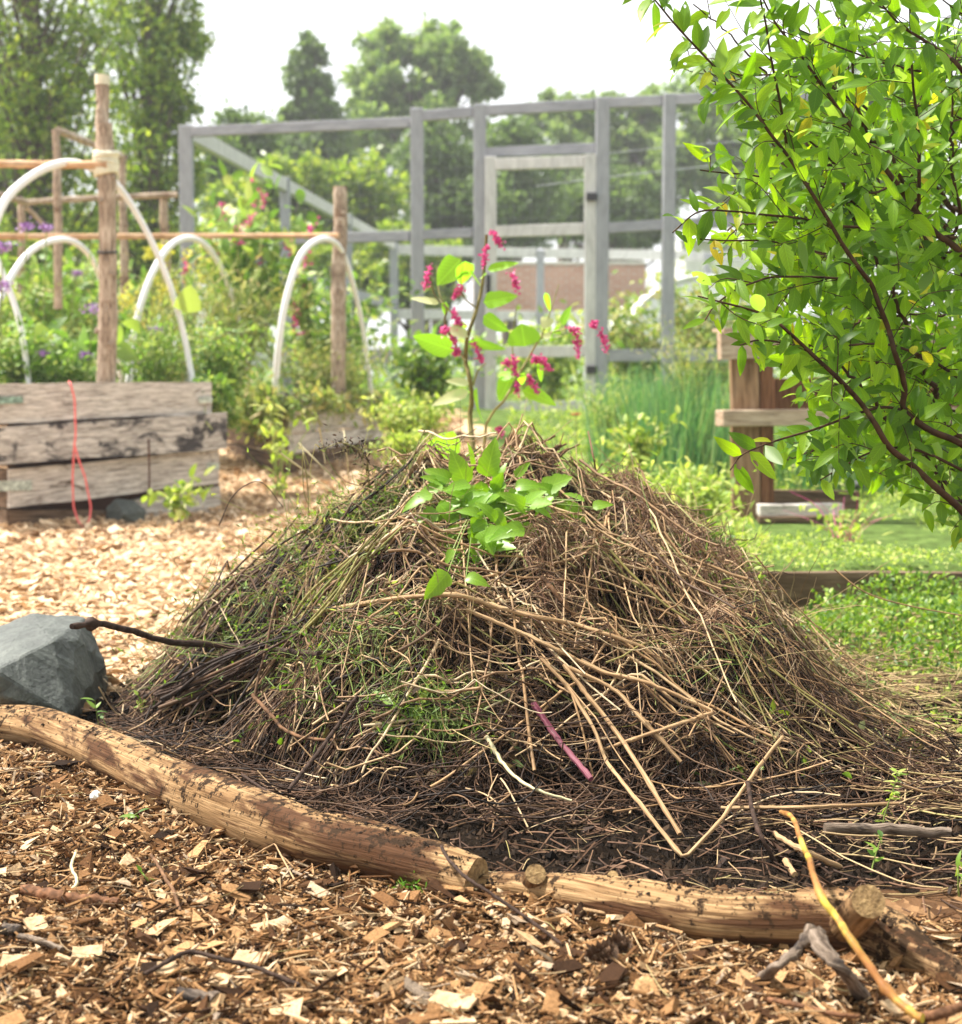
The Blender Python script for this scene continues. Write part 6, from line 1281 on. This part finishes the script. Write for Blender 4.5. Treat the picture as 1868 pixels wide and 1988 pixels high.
tree('added_shade_tree', 'leafy tree added behind the viewer to shade the foreground', 300, -4.2, 0, [(0,0,1,1)], 10, .1, 'tree_near') if False else None
def shade_canopy():  # unseen crown added behind the camera, cuts skylight to darken heap front and foreground
    e = empty('added_shade_tree', (.5, -3.2, 0), 'unseen leafy tree added behind the viewer to block skylight', 'tree'); tb = MB(); lb = MB(); foot = np.array([.5, -3.2, -.05])
    tubes(tb, spline([foot, foot+[.1, .1, 2.2], foot+[0, .3, 5.6]], 14), np.linspace(.17, .05, 14), 9)
    cs = np.stack([R.uniform(-3.6, 4.4, 70), R.uniform(-5.5, .9, 70), R.uniform(2.4, 6.2, 70)], 1)
    cs = cs[((cs[:, 0]-.5)/4.2)**2+((cs[:, 1]+2.6)/3.3)**2 < 1]
    for c in cs: tubes(tb, spline([foot+[0, .1, min(c[2]-.6, 3.4)], (foot+c)/2+[0, 0, c[2]*.35], c], 8), np.linspace(.05, .01, 8), 5)
    n = 26000; i = R.integers(0, len(cs), n); pos = cs[i]+rdir(n)*(R.random(n)**.5)[:, None]*[.85, .85, .6]
    leaves(lb, pos, rdir(n), nrm(R.normal(0, .6, (n, 3))+[0, 0, .9]), R.uniform(.05, .11, n), R.uniform(.03, .06, n), T_S2)
    tb.build('trunk', M['bark'], e); lb.build('crown', M['tree_near'], e)
shade_canopy()

# ------------------------------------------------------------------ far wall and white structures
wl = empty('brick_wall', at(1095, 700, 30.5), 'low red brick wall beyond the far fence', 'wall')
beam('masonry', M['brick'], at(920, 560, 31), at(1250, 560, 31.5), px(90, 31), .3, wl); beam('coping', M['stone_w'], at(920, 512, 31), at(1250, 512, 31.5), px(6, 31), .36, wl)
def tunnel():
    e = empty('polytunnel', at(1390, 690, 24), 'white plastic covered garden tunnel beyond the fence', 'polytunnel'); mb = MB(); K = 18; V = []
    c = at(1370, 690, 24); hw = px(150, 24); h = px(150, 24)
    for j in range(9):
        y = j*.7
        for i in range(K+1): a_ = math.pi*i/K; V.append((c[0]-math.cos(a_)*hw*(1 if abs(math.cos(a_)) < .98 else 1), c[1]+y, c[2]+h*math.sin(a_)**.75+.01*math.sin(j*3+i)))
    q = [(j*(K+1)+i, j*(K+1)+i+1, (j+1)*(K+1)+i+1, (j+1)*(K+1)+i) for j in range(8) for i in range(K)]; n = len(V); V.append(tuple(c)); t = [(i+1, i, n) for i in range(K)]
    mb.add(V, q, t); mb.build('cover', M['white_film'], e)
    for j in (0, 4, 8): tubes_ = MB(); P = np.array(V[j*(K+1):(j+1)*(K+1)])+[0, -.02, .01]; tubes(tubes_, P[None], np.full((1, K+1), .03), 6); tubes_.build('rib', M['pvc'], e)
tunnel()
hs = empty('white_building', at(1430, 560, 36), 'small white building with a grey roof and a window behind the shrub', 'building')
beam('wall', M['white_paint'], at(1310, 510, 36), at(1640, 510, 36), px(90, 36), 3, hs)
board('roof', M['roof_grey'], at(1295, 466, 34.0), at(1330, 430, 36), at(1655, 466, 34.0), at(1620, 430, 36), .2, hs, 0)
w_ = beam('window', M['roof_grey'], at(1390, 488, 34.38), at(1410, 488, 34.38), px(22, 34.4), .06, hs); 

# ------------------------------------------------------------------ air
def haze():
    bm = bmesh.new(); bmesh.ops.create_cube(bm, size=1)
    for v in bm.verts: v.co = Vector((v.co.x*160, v.co.y*130+55, (v.co.z+.5)*24-1.3))
    me = bpy.data.meshes.new('haze'); bm.to_mesh(me); bm.free(); o = bpy.data.objects.new('haze', me); C.objects.link(o); o['kind'] = 'stuff'
    m = bpy.data.materials.new('haze'); m.use_nodes = True; n = m.node_tree; n.nodes.clear(); ou = n.nodes.new('ShaderNodeOutputMaterial'); v = n.nodes.new('ShaderNodeVolumePrincipled')
    v.inputs['Color'].default_value = (.96, .98, 1, 1); v.inputs['Density'].default_value = .0018; v.inputs['Anisotropy'].default_value = .3; n.links.new(v.outputs[0], ou.inputs['Volume']); me.materials.append(m)
haze()
